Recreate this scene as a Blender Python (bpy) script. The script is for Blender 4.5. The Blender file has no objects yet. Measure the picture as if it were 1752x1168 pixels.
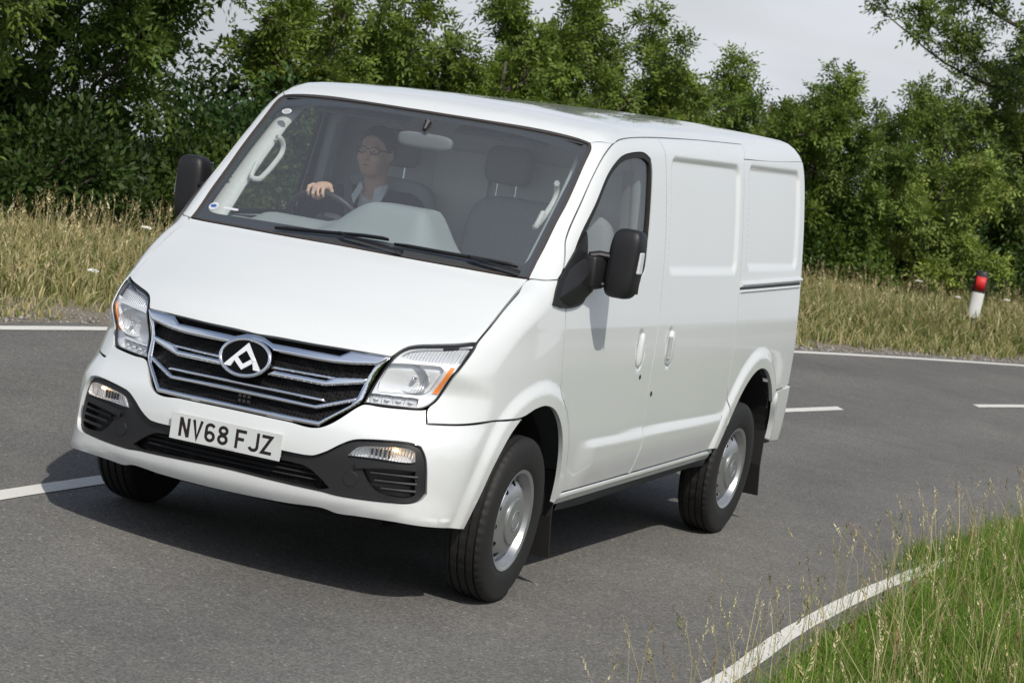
import bpy, math, random
import numpy as np
from mathutils import Matrix, Vector
from mathutils.geometry import delaunay_2d_cdt

scene = bpy.context.scene
rng = np.random.default_rng(7)
random.seed(7)

# ------------------------------------------------------------------ camera
# World: x = the way the van drives, y = the van's left, z = up, origin under the middle of its front axle.
cam_data = bpy.data.cameras.new('camera')
cam = bpy.data.objects.new('camera', cam_data)
scene.collection.objects.link(cam)
CAM_POS = Vector((9.8374, 4.7216, 2.2664))
right = Vector((-0.383805, 0.902695, 0.194512))
up = Vector((-0.025473, -0.220914, 0.974961))
back = Vector((0.923063, 0.369240, 0.107782))
cam.matrix_world = Matrix(((right.x, up.x, back.x, CAM_POS.x), (right.y, up.y, back.y, CAM_POS.y),
                           (right.z, up.z, back.z, CAM_POS.z), (0, 0, 0, 1)))
cam_data.sensor_width = 36.0
cam_data.lens = 4248.78 / 1752 * 36.0
cam_data.clip_start = 0.1
cam_data.clip_end = 5000
cam_data.dof.use_dof = True
cam_data.dof.focus_distance = 10.2
cam_data.dof.aperture_fstop = 10.0
scene.camera = cam

# ------------------------------------------------------------------ sky and sun
SUN_DIR = Vector((0.63, 0.58, 1.0)).normalized()
SUN_EL = math.asin(SUN_DIR.z)
SUN_AZ = math.atan2(SUN_DIR.x, SUN_DIR.y)
world = bpy.data.worlds.new('World')
scene.world = world
world.use_nodes = True
wn, wl = world.node_tree.nodes, world.node_tree.links
wn.clear()
w_out = wn.new('ShaderNodeOutputWorld')
w_bg = wn.new('ShaderNodeBackground')
w_bg.inputs['Strength'].default_value = 0.1
sky_tex = wn.new('ShaderNodeTexSky')
sky_tex.sky_type = 'NISHITA'
sky_tex.sun_disc = False
sky_tex.sun_elevation = SUN_EL
sky_tex.sun_rotation = SUN_AZ
sky_tex.air_density = 1.0
sky_tex.dust_density = 2.0
w_tc = wn.new('ShaderNodeTexCoord')
# keep the horizon's own colour just below the horizon, where the land drops away
w_sep = wn.new('ShaderNodeSeparateXYZ')
w_max = wn.new('ShaderNodeMath'); w_max.operation = 'MAXIMUM'; w_max.inputs[1].default_value = 0.015
w_com = wn.new('ShaderNodeCombineXYZ')
wl.new(w_tc.outputs['Generated'], w_sep.inputs[0])
wl.new(w_sep.outputs['X'], w_com.inputs['X']); wl.new(w_sep.outputs['Y'], w_com.inputs['Y'])
wl.new(w_sep.outputs['Z'], w_max.inputs[0]); wl.new(w_max.outputs[0], w_com.inputs['Z'])
wl.new(w_com.outputs[0], sky_tex.inputs['Vector'])
# a thin, high layer of soft cloud
w_map = wn.new('ShaderNodeMapping'); w_map.inputs['Scale'].default_value = (1.0, 1.0, 3.2)
w_noise = wn.new('ShaderNodeTexNoise'); w_noise.inputs['Scale'].default_value = 3.4
w_noise.inputs['Detail'].default_value = 6.0; w_noise.inputs['Roughness'].default_value = 0.52
wl.new(w_com.outputs[0], w_map.inputs['Vector']); wl.new(w_map.outputs[0], w_noise.inputs['Vector'])
w_ramp = wn.new('ShaderNodeValToRGB')
w_ramp.color_ramp.elements[0].position = 0.30; w_ramp.color_ramp.elements[0].color = (0.55, 0.55, 0.55, 1)
w_ramp.color_ramp.elements[1].position = 0.62; w_ramp.color_ramp.elements[1].color = (0.97, 0.97, 0.97, 1)
wl.new(w_noise.outputs['Fac'], w_ramp.inputs[0])
w_noise2 = wn.new('ShaderNodeTexNoise'); w_noise2.inputs['Scale'].default_value = 2.2; w_noise2.inputs['Detail'].default_value = 5.0
wl.new(w_map.outputs[0], w_noise2.inputs['Vector'])
w_cr = wn.new('ShaderNodeValToRGB')
w_cr.color_ramp.elements[0].position = 0.32; w_cr.color_ramp.elements[0].color = (6.0, 6.6, 7.7, 1)
w_cr.color_ramp.elements[1].position = 0.68; w_cr.color_ramp.elements[1].color = (8.0, 8.2, 8.7, 1)
wl.new(w_noise2.outputs['Fac'], w_cr.inputs[0])
# the veil is thick towards the horizon and opens to blue overhead
w_el = wn.new('ShaderNodeMapRange'); w_el.interpolation_type = 'SMOOTHSTEP'
w_el.inputs['From Min'].default_value = 0.13; w_el.inputs['From Max'].default_value = 0.62; w_el.inputs['To Min'].default_value = 1.0; w_el.inputs['To Max'].default_value = 0.12
wl.new(w_max.outputs[0], w_el.inputs['Value'])
w_fm = wn.new('ShaderNodeMath'); w_fm.operation = 'MULTIPLY'
wl.new(w_ramp.outputs[0], w_fm.inputs[0]); wl.new(w_el.outputs[0], w_fm.inputs[1])
w_mix = wn.new('ShaderNodeMixRGB')
wl.new(w_fm.outputs[0], w_mix.inputs[0]); wl.new(sky_tex.outputs[0], w_mix.inputs[1]); wl.new(w_cr.outputs[0], w_mix.inputs[2])
wl.new(w_mix.outputs[0], w_bg.inputs['Color']); wl.new(w_bg.outputs[0], w_out.inputs['Surface'])

sun_data = bpy.data.lights.new('sun', 'SUN')
sun_data.energy = 3.45
sun_data.angle = math.radians(0.6)
sun_data.color = (1.0, 0.955, 0.88)
sun = bpy.data.objects.new('sun', sun_data)
scene.collection.objects.link(sun)
sun.location = (6, 6, 12)
sun.rotation_euler = (-SUN_DIR).to_track_quat('-Z', 'Y').to_euler()

vs = scene.view_settings
scene.display_settings.display_device = 'sRGB'
vs.view_transform = 'Standard'; vs.look = 'None'; vs.exposure = 0.0; vs.gamma = 1.0; vs.use_curve_mapping = False
scene.render.engine = 'CYCLES'
scene.cycles.max_bounces = 6
scene.cycles.diffuse_bounces = 3
scene.cycles.glossy_bounces = 3
scene.cycles.transmission_bounces = 3
scene.cycles.transparent_max_bounces = 12
scene.cycles.use_denoising = True

# ------------------------------------------------------------------ materials
MATS = {}
class NT:
    """small helper for node materials"""
    def __init__(s, name):
        s.m = bpy.data.materials.new(name); s.m.use_nodes = True
        s.n, s.l = s.m.node_tree.nodes, s.m.node_tree.links
        s.n.clear(); s.out = s.n.new('ShaderNodeOutputMaterial')
        MATS[name] = s.m
    def new(s, t, **kw):
        nd = s.n.new(t)
        for k, v in kw.items():
            if k in nd.inputs: nd.inputs[k].default_value = v
            else: setattr(nd, k, v)
        return nd
    def link(s, a, b): s.l.new(a, b)
    def coord(s, kind='Object', scale=1.0):
        tc = s.new('ShaderNodeTexCoord'); mp = s.new('ShaderNodeMapping')
        mp.inputs['Scale'].default_value = scale if isinstance(scale, tuple) else (scale,)*3
        s.link(tc.outputs[kind], mp.inputs['Vector']); return mp.outputs[0]
    def noise(s, vec, scale, detail=4, rough=.55):
        nd = s.new('ShaderNodeTexNoise'); nd.inputs['Scale'].default_value = scale
        nd.inputs['Detail'].default_value = detail; nd.inputs['Roughness'].default_value = rough
        if vec is not None: s.link(vec, nd.inputs['Vector'])
        return nd
    def ramp(s, fac, stops):
        r = s.new('ShaderNodeValToRGB'); e = r.color_ramp.elements
        while len(e) < len(stops): e.new(0.5)
        for i, (p, c) in enumerate(stops):
            e[i].position = p; e[i].color = (*c, 1) if len(c) == 3 else c
        s.link(fac, r.inputs[0]); return r.outputs[0]
    def mix(s, fac, a, b, blend='MIX'):
        m = s.new('ShaderNodeMixRGB', blend_type=blend)
        for i, v in enumerate((fac, a, b)):
            if hasattr(v, 'is_linked'): s.link(v, m.inputs[i])
            elif isinstance(v, (int, float)): m.inputs[i].default_value = v
            else: m.inputs[i].default_value = (*v, 1)
        return m.outputs[0]
    def bsdf(s, **kw):
        b = s.new('ShaderNodeBsdfPrincipled')
        for k, v in kw.items():
            i = b.inputs[k]
            if hasattr(v, 'is_linked'): s.link(v, i)
            elif isinstance(v, tuple) and len(v) == 3: i.default_value = (*v, 1) if i.type == 'RGBA' else v
            else: i.default_value = v
        return b
    def bump(s, h, strength=.3, dist=.01):
        b = s.new('ShaderNodeBump'); b.inputs['Strength'].default_value = strength; b.inputs['Distance'].default_value = dist
        s.link(h, b.inputs['Height']); return b.outputs[0]
    def surf(s, sock):
        s.link(sock, s.out.inputs['Surface']); return s.m

def simple(name, col, rough=.5, metal=0.0, grain=.12, gscale=30, bump=0.0, **kw):
    """plain procedural material: base colour with a little noise in tone and gloss"""
    t = NT(name); v = t.coord()
    nz = t.noise(v, gscale, 4)
    c = t.mix(nz.outputs['Fac'], tuple(x*(1-grain) for x in col), tuple(min(1, x*(1+grain)) for x in col))
    r = t.new('ShaderNodeMapRange'); r.inputs['To Min'].default_value = max(0, rough*.85); r.inputs['To Max'].default_value = min(1, rough*1.15)
    t.link(nz.outputs['Fac'], r.inputs['Value'])
    b = t.bsdf(**{'Base Color': c, 'Roughness': r.outputs[0], 'Metallic': metal}, **kw)
    if bump: t.link(t.bump(t.noise(v, gscale*6, 3).outputs['Fac'], bump, .002), b.inputs['Normal'])
    return t.surf(b.outputs[0])

def glassy(name, tint, refl=1.0, rough=0.0, haze=0.0):
    """thin sheet glass: what lies behind shows through, the sky mirrors in it by Fresnel"""
    t = NT(name)
    tr = t.new('ShaderNodeBsdfTransparent'); tr.inputs[0].default_value = (*tint, 1)
    gl = t.new('ShaderNodeBsdfGlossy'); gl.inputs['Roughness'].default_value = rough
    fr = t.new('ShaderNodeLayerWeight'); fr.inputs['Blend'].default_value = .5      # Schlick, the same from both faces of the sheet
    pw = t.new('ShaderNodeMath', operation='POWER'); pw.inputs[1].default_value = 5.0; t.link(fr.outputs['Facing'], pw.inputs[0])
    ml = t.new('ShaderNodeMath', operation='MULTIPLY_ADD'); ml.use_clamp = True; ml.inputs[1].default_value = .95; ml.inputs[2].default_value = .045*refl
    t.link(pw.outputs[0], ml.inputs[0])
    mx = t.new('ShaderNodeMixShader'); t.link(ml.outputs[0], mx.inputs[0]); t.link(tr.outputs[0], mx.inputs[1]); t.link(gl.outputs[0], mx.inputs[2])
    o = mx.outputs[0]
    if haze:
        df = t.new('ShaderNodeBsdfDiffuse'); df.inputs[0].default_value = (.75, .78, .8, 1)
        m2 = t.new('ShaderNodeMixShader'); m2.inputs[0].default_value = haze
        t.link(o, m2.inputs[1]); t.link(df.outputs[0], m2.inputs[2]); o = m2.outputs[0]
    return t.surf(o)

def vcol(name, rough=.6, trans=0.0, spec=.3, sat=None):
    """colour carried by the mesh itself (each blade or leaf has its own), with translucency"""
    t = NT(name)
    a = t.new('ShaderNodeAttribute', attribute_name='col')
    b = t.bsdf(**{'Base Color': a.outputs['Color'], 'Roughness': rough, 'Specular IOR Level': spec})
    if not trans: return t.surf(b.outputs[0])
    tl = t.new('ShaderNodeBsdfTranslucent'); g = t.mix(1.0, a.outputs['Color'], (1.15, 1.25, .68), 'MULTIPLY'); t.link(g, tl.inputs[0])
    mx = t.new('ShaderNodeMixShader'); mx.inputs[0].default_value = trans
    t.link(b.outputs[0], mx.inputs[1]); t.link(tl.outputs[0], mx.inputs[2])
    return t.surf(mx.outputs[0])

# white car paint
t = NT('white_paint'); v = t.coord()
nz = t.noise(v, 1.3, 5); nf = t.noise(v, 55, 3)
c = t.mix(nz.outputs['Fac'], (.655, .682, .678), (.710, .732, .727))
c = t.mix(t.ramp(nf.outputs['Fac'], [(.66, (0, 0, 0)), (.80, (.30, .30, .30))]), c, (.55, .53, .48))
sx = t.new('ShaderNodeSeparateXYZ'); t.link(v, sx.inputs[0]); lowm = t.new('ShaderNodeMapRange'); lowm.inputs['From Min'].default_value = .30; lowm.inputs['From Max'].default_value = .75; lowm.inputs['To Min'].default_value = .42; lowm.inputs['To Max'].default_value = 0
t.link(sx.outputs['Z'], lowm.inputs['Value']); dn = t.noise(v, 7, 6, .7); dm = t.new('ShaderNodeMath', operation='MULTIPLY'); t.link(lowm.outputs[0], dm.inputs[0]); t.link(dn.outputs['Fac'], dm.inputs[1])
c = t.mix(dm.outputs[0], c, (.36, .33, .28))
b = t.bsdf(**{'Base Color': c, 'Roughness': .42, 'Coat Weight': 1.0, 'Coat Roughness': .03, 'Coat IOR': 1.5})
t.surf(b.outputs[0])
simple('black_plastic', (.0105, .0105, .0115), .52, gscale=60, bump=.25)
simple('satin_black', (.012, .012, .013), .3, gscale=40)
simple('deep_black', (.003, .003, .0035), .5, **{'Specular IOR Level': .12})
simple('lips', (.42, .17, .14), .5)
simple('dark_gap', (.01, .01, .01), .8)
simple('frit_black', (.02, .023, .028), .12)
simple('rubber', (.013, .0125, .012), .7, gscale=50, bump=.2)
simple('seal_rubber', (.055, .045, .04), .45)
simple('chrome', (.86, .88, .90), .07, 1.0, grain=.03)
simple('chrome_soft', (.80, .81, .83), .16, 1.0, grain=.04)
simple('silver_paint', (.42, .43, .44), .32, .75, grain=.10, gscale=12)
simple('lamp_silver', (.84, .85, .86), .25, .2, grain=.04)
simple('steel_dark', (.06, .06, .062), .5, .6)
simple('orange_lens', (1.0, .30, .06), .18, grain=.05)
simple('amber_lens', (.8, .30, .08), .2)
simple('plate_white', (.64, .66, .645), .35, grain=.05, gscale=20)
simple('plate_ink', (.016, .009, .010), .4)
simple('trim_grey', (.40, .41, .41), .7, gscale=80, bump=.1)
simple('trim_light', (.62, .62, .60), .6, gscale=60)
simple('trim_mid', (.17, .175, .18), .6)
simple('trim_dark', (.05, .053, .057), .7, gscale=60)
simple('dash_grey', (.30, .325, .33), .62, gscale=90, bump=.12)
simple('bulkhead_grey', (.68, .69, .68), .6, gscale=8)
simple('seat_cloth', (.33, .335, .34), .92, grain=.25, gscale=140, bump=.3)
simple('seat_cloth_dark', (.22, .225, .23), .9, grain=.25, gscale=140, bump=.3)
simple('belt_web', (.14, .14, .145), .8, gscale=200)
simple('wheel_leather', (.03, .03, .033), .45, gscale=120, bump=.2)
simple('skin', (.70, .44, .33), .5, grain=.10, gscale=18, **{'Subsurface Weight': .08})
simple('hair', (.05, .032, .02), .6, grain=.35, gscale=120, bump=.6)
simple('jacket', (.018, .022, .036), .85, grain=.25, gscale=90, bump=.3)
simple('shirt', (.72, .73, .74), .75, grain=.05, gscale=60)
simple('spectacles', (.012, .010, .010), .25)
simple('sticker_white', (.62, .64, .67), .4, grain=.03)
simple('sticker_blue', (.06, .12, .38), .4)
simple('bulb_warm', (1.0, .62, .30), .2)
glassy('windscreen_glass', (.86, .91, .905), 2.4, 0.0, .055)
glassy('side_glass', (.70, .75, .745), 1.5, 0.0, .012)
glassy('lamp_glass', (.95, .96, .97), 1.1)
# lamp reflector: bright metal with fine vertical flutes
t = NT('lamp_reflector'); v = t.coord('Object', (1, 1, 1))
wv = t.new('ShaderNodeTexWave', bands_direction='Y'); wv.inputs['Scale'].default_value = 26; wv.inputs['Distortion'].default_value = .6
t.link(v, wv.inputs['Vector'])
b = t.bsdf(**{'Base Color': (.85, .86, .87), 'Metallic': .35, 'Roughness': .22, 'Normal': t.bump(wv.outputs['Fac'], .8, .006)})
t.surf(b.outputs[0])
# honeycomb behind the grille
t = NT('grille_mesh'); v = t.coord('Object', 1)
vo = t.new('ShaderNodeTexVoronoi', feature='DISTANCE_TO_EDGE'); vo.inputs['Scale'].default_value = 62; vo.inputs['Randomness'].default_value = .15
t.link(v, vo.inputs['Vector'])
c = t.ramp(vo.outputs['Distance'], [(.06, (.010, .010, .011)), (.16, (.0015, .0015, .0015))])
b = t.bsdf(**{'Base Color': c, 'Roughness': .6, 'Specular IOR Level': .12, 'Normal': t.bump(vo.outputs['Distance'], .8, .004)})
t.surf(b.outputs[0])
# filament lamp that is lit
t = NT('lit_filament')
e = t.new('ShaderNodeEmission'); e.inputs[0].default_value = (1, .62, .28, 1); e.inputs[1].default_value = 12.0
t.surf(e.outputs[0])

# ------------------------------------------------------------------ object helpers
def link(o, parent=None):
    scene.collection.objects.link(o)
    if parent is not None: o.parent = parent
    return o
def tag(o, label=None, cat=None, group=None, kind=None):
    for k, v in (('label', label), ('category', cat), ('group', group), ('kind', kind)):
        if v: o[k] = v
    return o
def empty(name, loc=(0, 0, 0), label=None, cat=None, group=None):
    o = bpy.data.objects.new(name, None); o.location = loc; o.empty_display_size = .2
    return tag(link(o), label, cat, group)
def make(name, V, Fc, mat, parent=None, smooth=False, normals=None, col=None, auto=None):
    """one mesh object from vertices and faces (faces all tris, all quads or mixed)"""
    me = bpy.data.meshes.new(name)
    V = np.asarray(V, np.float32)
    if isinstance(Fc, np.ndarray):
        k = Fc.shape[1]; nF = len(Fc)
        me.vertices.add(len(V)); me.vertices.foreach_set('co', V.ravel())
        me.loops.add(nF*k); me.loops.foreach_set('vertex_index', Fc.astype(np.int32).ravel())
        me.polygons.add(nF); me.polygons.foreach_set('loop_start', np.arange(0, nF*k, k, dtype=np.int32))
        me.update(calc_edges=True)
    else:
        me.from_pydata([tuple(map(float, q)) for q in V], [], [tuple(int(i) for i in f) for f in Fc])
    if smooth: me.polygons.foreach_set('use_smooth', np.ones(len(me.polygons), bool))
    if col is not None:
        a = me.color_attributes.new('col', 'FLOAT_COLOR', 'POINT')
        c4 = np.ones((len(V), 4), np.float32); c4[:, :3] = col
        a.data.foreach_set('color', c4.ravel())
    me.validate()
    if auto is not None and smooth: me.set_sharp_from_angle(angle=math.radians(auto))
    if normals is not None: me.normals_split_custom_set_from_vertices([tuple(map(float, q)) for q in normals])
    me.materials.append(MATS[mat])
    o = bpy.data.objects.new(name, me)
    return link(o, parent)
class MB:
    """collects simple solids into one mesh"""
    def __init__(s): s.V = []; s.F = []
    def add(s, V, Fc):
        k = len(s.V); s.V += [tuple(map(float, q)) for q in V]; s.F += [tuple(i+k for i in f) for f in Fc]; return s
    def box(s, c, size, R=None, bev=0.0):
        x, y, z = (q/2 for q in size)
        if bev:
            b = min(bev, x*.49, y*.49, z*.49); V = []
            for sx in (-1, 1):
                for sy in (-1, 1):
                    for sz in (-1, 1):
                        V += [(sx*x, sy*(y-b), sz*(z-b)), (sx*(x-b), sy*y, sz*(z-b)), (sx*(x-b), sy*(y-b), sz*z)]
            import bmesh
            bm = bmesh.new()
            for q in V: bm.verts.new(q)
            r = bmesh.ops.convex_hull(bm, input=bm.verts); bm.verts.index_update()
            V = [v.co.copy() for v in bm.verts]; Fc = [[v.index for v in f.verts] for f in bm.faces]; bm.free()
        else:
            V = [(sx*x, sy*y, sz*z) for sx in (-1, 1) for sy in (-1, 1) for sz in (-1, 1)]
            Fc = [(0, 1, 3, 2), (4, 6, 7, 5), (0, 4, 5, 1), (2, 3, 7, 6), (0, 2, 6, 4), (1, 5, 7, 3)]
        V = np.array([tuple(q) for q in V])
        if R is not None: V = V @ np.array(R).T
        return s.add(V+np.array(c), Fc)
    def tube(s, P, r, n=10, cap=True, flat=1.0, closed=False):
        P = np.array(P, float); m = len(P); rr = np.broadcast_to(np.array(r, float), (m,))
        T = np.gradient(P, axis=0) if not closed else (np.roll(P, -1, 0)-np.roll(P, 1, 0))
        T /= np.linalg.norm(T, axis=1)[:, None]+1e-12
        ref = np.array([0, 0, 1.]) if abs(T[0, 2]) < .9 else np.array([1., 0, 0])
        V = []; a = np.linspace(0, 2*np.pi, n, endpoint=False)
        u = np.cross(T[0], ref); u /= np.linalg.norm(u)
        for i in range(m):
            u = u-T[i]*(u@T[i]); u /= np.linalg.norm(u)+1e-12; w = np.cross(T[i], u)
            V += list(P[i]+rr[i]*(np.cos(a)[:, None]*u+flat*np.sin(a)[:, None]*w))
        Fc = []
        for i in range(m if closed else m-1):
            j = (i+1) % m
            for k in range(n): Fc.append((i*n+k, i*n+(k+1) % n, j*n+(k+1) % n, j*n+k))
        if cap and not closed: Fc += [tuple(range(n-1, -1, -1)), tuple((m-1)*n+k for k in range(n))]
        return s.add(V, Fc)
    def lathe(s, prof, n=48, axis=1, c=(0, 0, 0)):
        """prof: (radius, along) pairs, spun about the y axis"""
        V = []; a = np.linspace(0, 2*np.pi, n, endpoint=False); m = len(prof)
        for r, h in prof:
            for q in a: V.append((c[0]+r*math.sin(q), c[1]+h, c[2]+r*math.cos(q)))
        Fc = [(i*n+k, i*n+(k+1) % n, (i+1)*n+(k+1) % n, (i+1)*n+k) for i in range(m-1) for k in range(n)]
        return s.add(V, Fc)
    def ellipsoid(s, c, r, nu=20, nv=12, p=1.0, R=None):
        V = []; Fc = []; sg = lambda q, e: math.copysign(abs(q)**e, q)
        for i in range(nv+1):
            ph = -math.pi/2+math.pi*i/nv
            for k in range(nu):
                th = 2*math.pi*k/nu
                V.append((r[0]*sg(math.cos(ph), p)*sg(math.cos(th), p), r[1]*sg(math.cos(ph), p)*sg(math.sin(th), p), r[2]*sg(math.sin(ph), p)))
        for i in range(nv):
            for k in range(nu): Fc.append((i*nu+k, i*nu+(k+1) % nu, (i+1)*nu+(k+1) % nu, (i+1)*nu+k))
        V = np.array(V)
        if R is not None: V = V @ np.array(R).T
        return s.add(V+np.array(c), Fc)
    def build(s, name, mat, parent=None, smooth=False, auto=40, xf=None):
        V = np.array(s.V)
        if xf is not None: V = xf(V)
        return make(name, V, s.F, mat, parent, smooth, auto=auto if smooth else None)
def rhull(P, r):
    """rounded convex solid round a set of points"""
    import bmesh
    bm = bmesh.new(); k = 10
    for p in P:
        for i in range(5):
            ph = -math.pi/2+math.pi*(i+.5)/5
            for j in range(k): th = 2*math.pi*j/k; bm.verts.new((p[0]+r*math.cos(ph)*math.cos(th), p[1]+r*math.cos(ph)*math.sin(th), p[2]+r*math.sin(ph)))
    res = bmesh.ops.convex_hull(bm, input=bm.verts); bmesh.ops.delete(bm, geom=[v for v in bm.verts if not v.link_faces], context='VERTS'); bm.verts.index_update()
    m = MB(); m.add([tuple(v.co) for v in bm.verts], [[v.index for v in f.verts] for f in bm.faces]); bm.free(); return m
def mirror_y(V): return np.asarray(V)*np.array([1, -1, 1])
# ------------------------------------------------------------------ monotone cubic interpolation
def pch(xs, ys):
    xs = np.array(xs, float); ys = np.array(ys, float); h = np.diff(xs); d = np.diff(ys)/h; m = np.zeros(len(xs))
    for i in range(1, len(xs)-1):
        if d[i-1]*d[i] > 0:
            w1 = 2*h[i]+h[i-1]; w2 = h[i]+2*h[i-1]; m[i] = (w1+w2)/(w1/d[i-1]+w2/d[i])
    m[0] = d[0]; m[-1] = d[-1]
    def f(x):
        x = np.clip(np.asarray(x, float), xs[0], xs[-1]); i = np.clip(np.searchsorted(xs, x)-1, 0, len(xs)-2)
        t = (x-xs[i])/h[i]
        return ys[i]*(2*t**3-3*t**2+1)+h[i]*m[i]*(t**3-2*t**2+t)+ys[i+1]*(-2*t**3+3*t**2)+h[i]*m[i+1]*(t**3-t**2)
    return f
def sstep(a, b, x):
    t = np.clip((np.asarray(x, float)-a)/(b-a), 0, 1); return t*t*(3-2*t)

# ------------------------------------------------------------------ the road, a bend of 63 m radius
RAD, RC = 63.0, np.array([-0.5, 61.82])
def road(s, rho):
    """s metres back along the centre line, rho metres to the far (van's right) side"""
    a = np.asarray(s, float)/RAD; r = RAD+np.asarray(rho, float)
    return np.stack([RC[0]-r*np.sin(a), RC[1]-r*np.cos(a)], -1)
def unroad(x, y):
    dx, dy = RC[0]-x, RC[1]-y
    return np.arctan2(dx, dy)*RAD, np.hypot(dx, dy)-RAD
far_edge = pch([-30, 0, 3.1, 8, 14.2, 19.5, 60], [3.2, 3.15, 3.0, 2.62, 2.32, 2.25, 2.25])
near_edge = pch([-30, -.7, .5, 3.2, 8, 60], [-3.26, -3.245, -3.16, -3.085, -3.07, -3.07])
def ground_z(x, y):
    s, r = unroad(x, y)
    f = r-far_edge(s); n = near_edge(s)-r
    z = np.full(np.shape(x), -.035)
    z = z+.09*sstep(.25, 2.2, f)+.10*sstep(.15, 1.6, n)
    z = z-.075*np.maximum(f-7.5, 0)*sstep(7.5, 30, f)            # the land falls away behind the hedge
    z = z-4.0*sstep(0, 1, (n-25)/200.)
    return z

# ground: one sheet to the horizon
def axis(fine0, fine1, step, far):
    a = list(np.arange(fine0, fine1, step)); d = step
    lo = [fine0]; hi = [a[-1]]
    while hi[-1] < far: d *= 1.22; hi.append(hi[-1]+d)
    d = step
    while lo[-1] > -far: d *= 1.22; lo.append(lo[-1]-d)
    return np.array(lo[:0:-1]+a+hi[1:])
gx, gy = axis(-40, 14, .55, 1500), axis(-14, 16, .35, 1500)
GX, GY = np.meshgrid(gx, gy, indexing='ij')
V = np.stack([GX, GY, ground_z(GX, GY)], -1).reshape(-1, 3)
nx, ny = len(gx), len(gy)
I = (np.arange(nx-1)[:, None]*ny+np.arange(ny-1)).ravel()
Q = np.stack([I, I+ny, I+ny+1, I+1], 1)
t = NT('meadow'); v = t.coord()
n1 = t.noise(v, .35, 5); n2 = t.noise(v, 9, 5, .65); n3 = t.noise(v, 60, 3)
c = t.mix(n1.outputs['Fac'], (.045, .075, .018), (.13, .115, .05))
c = t.mix(n2.outputs['Fac'], c, (.085, .095, .035))
c = t.mix(t.ramp(n3.outputs['Fac'], [(.45, (0, 0, 0)), (.7, (.6, .6, .6))]), c, (.05, .04, .022))
b = t.bsdf(**{'Base Color': c, 'Roughness': .95, 'Specular IOR Level': .1, 'Normal': t.bump(n2.outputs['Fac'], .7, .05)}); t.surf(b.outputs[0])
tag(make('ground', V, Q, 'meadow', smooth=True), kind='structure')

# asphalt
t = NT('asphalt'); v = t.coord()
vo = t.new('ShaderNodeTexVoronoi'); vo.inputs['Scale'].default_value = 105; t.link(v, vo.inputs['Vector'])
vs2 = t.new('ShaderNodeSeparateColor'); t.link(vo.outputs['Color'], vs2.inputs[0])
c = t.ramp(vs2.outputs[0], [(0, (.098, .096, .091)), (.45, (.140, .137, .130)), (.86, (.172, .168, .159)), (.988, (.21, .20, .19)), (1.0, (.34, .33, .30))])
fine = t.noise(v, 260, 2, .7)
c = t.mix(t.ramp(fine.outputs['Fac'], [(.3, (.65, .65, .65)), (.7, (1.3, 1.3, 1.3))]), c, c)
c = t.mix(1.0, c, t.ramp(fine.outputs['Fac'], [(.28, (.62, .62, .62)), (.72, (1.32, 1.31, 1.28))]), 'MULTIPLY')
big = t.noise(v, .55, 5, .6); mid = t.noise(v, 3.5, 4)
c = t.mix(1.0, c, t.ramp(big.outputs['Fac'], [(.3, (.86, .86, .875)), (.7, (1.14, 1.13, 1.10))]), 'MULTIPLY')
c = t.mix(1.0, c, t.ramp(mid.outputs['Fac'], [(.3, (.93, .93, .94)), (.7, (1.06, 1.06, 1.05))]), 'MULTIPLY')
# hairline cracks and darker tyre-worn streaks along the lanes are wear with a shape of their own
at = t.new('ShaderNodeAttribute', attribute_name='col')
c = t.mix(1.0, c, at.outputs['Color'], 'MULTIPLY')
hgt = t.mix(.5, vo.outputs['Distance'], fine.outputs['Color'])
b = t.bsdf(**{'Base Color': c, 'Roughness': .86, 'Specular IOR Level': .28, 'Normal': t.bump(hgt, .55, .006)}); t.surf(b.outputs[0])
ss = np.concatenate([np.arange(-28, 45, .5), np.arange(45, 75, 1.5)]); tt = np.linspace(0, 1, 41)
S, Tt = np.meshgrid(ss, tt, indexing='ij')
r0, r1 = near_edge(S)-.16, far_edge(S)+.16
wob = .035*np.sin(S*2.1)+.03*np.sin(S*5.3+1)
RH = r0+(r1-r0)*Tt+wob*(np.abs(Tt-.5) > .499)
XY = road(S, RH)
V = np.concatenate([XY, np.zeros(S.shape)[..., None]], -1).reshape(-1, 3)
n2_ = len(tt); I = (np.arange(len(ss)-1)[:, None]*n2_+np.arange(n2_-1)).ravel()
Q = np.stack([I, I+1, I+n2_+1, I+n2_], 1)
lane = (np.exp(-((RH-1.0)/.28)**2)+np.exp(-((RH-2.35)/.22)**2)+np.exp(-((RH+.8)/.3)**2)+np.exp(-((RH+2.3)/.3)**2))
wear = 1.0+.09*lane-.05*np.exp(-((RH-1.7)/.3)**2)-.05*np.exp(-((RH+1.55)/.35)**2)
road_o = tag(make('road', V, Q, 'asphalt', smooth=True, col=(wear.reshape(-1, 1)*np.array([[1, 1, 1]]))), kind='structure')

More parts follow.
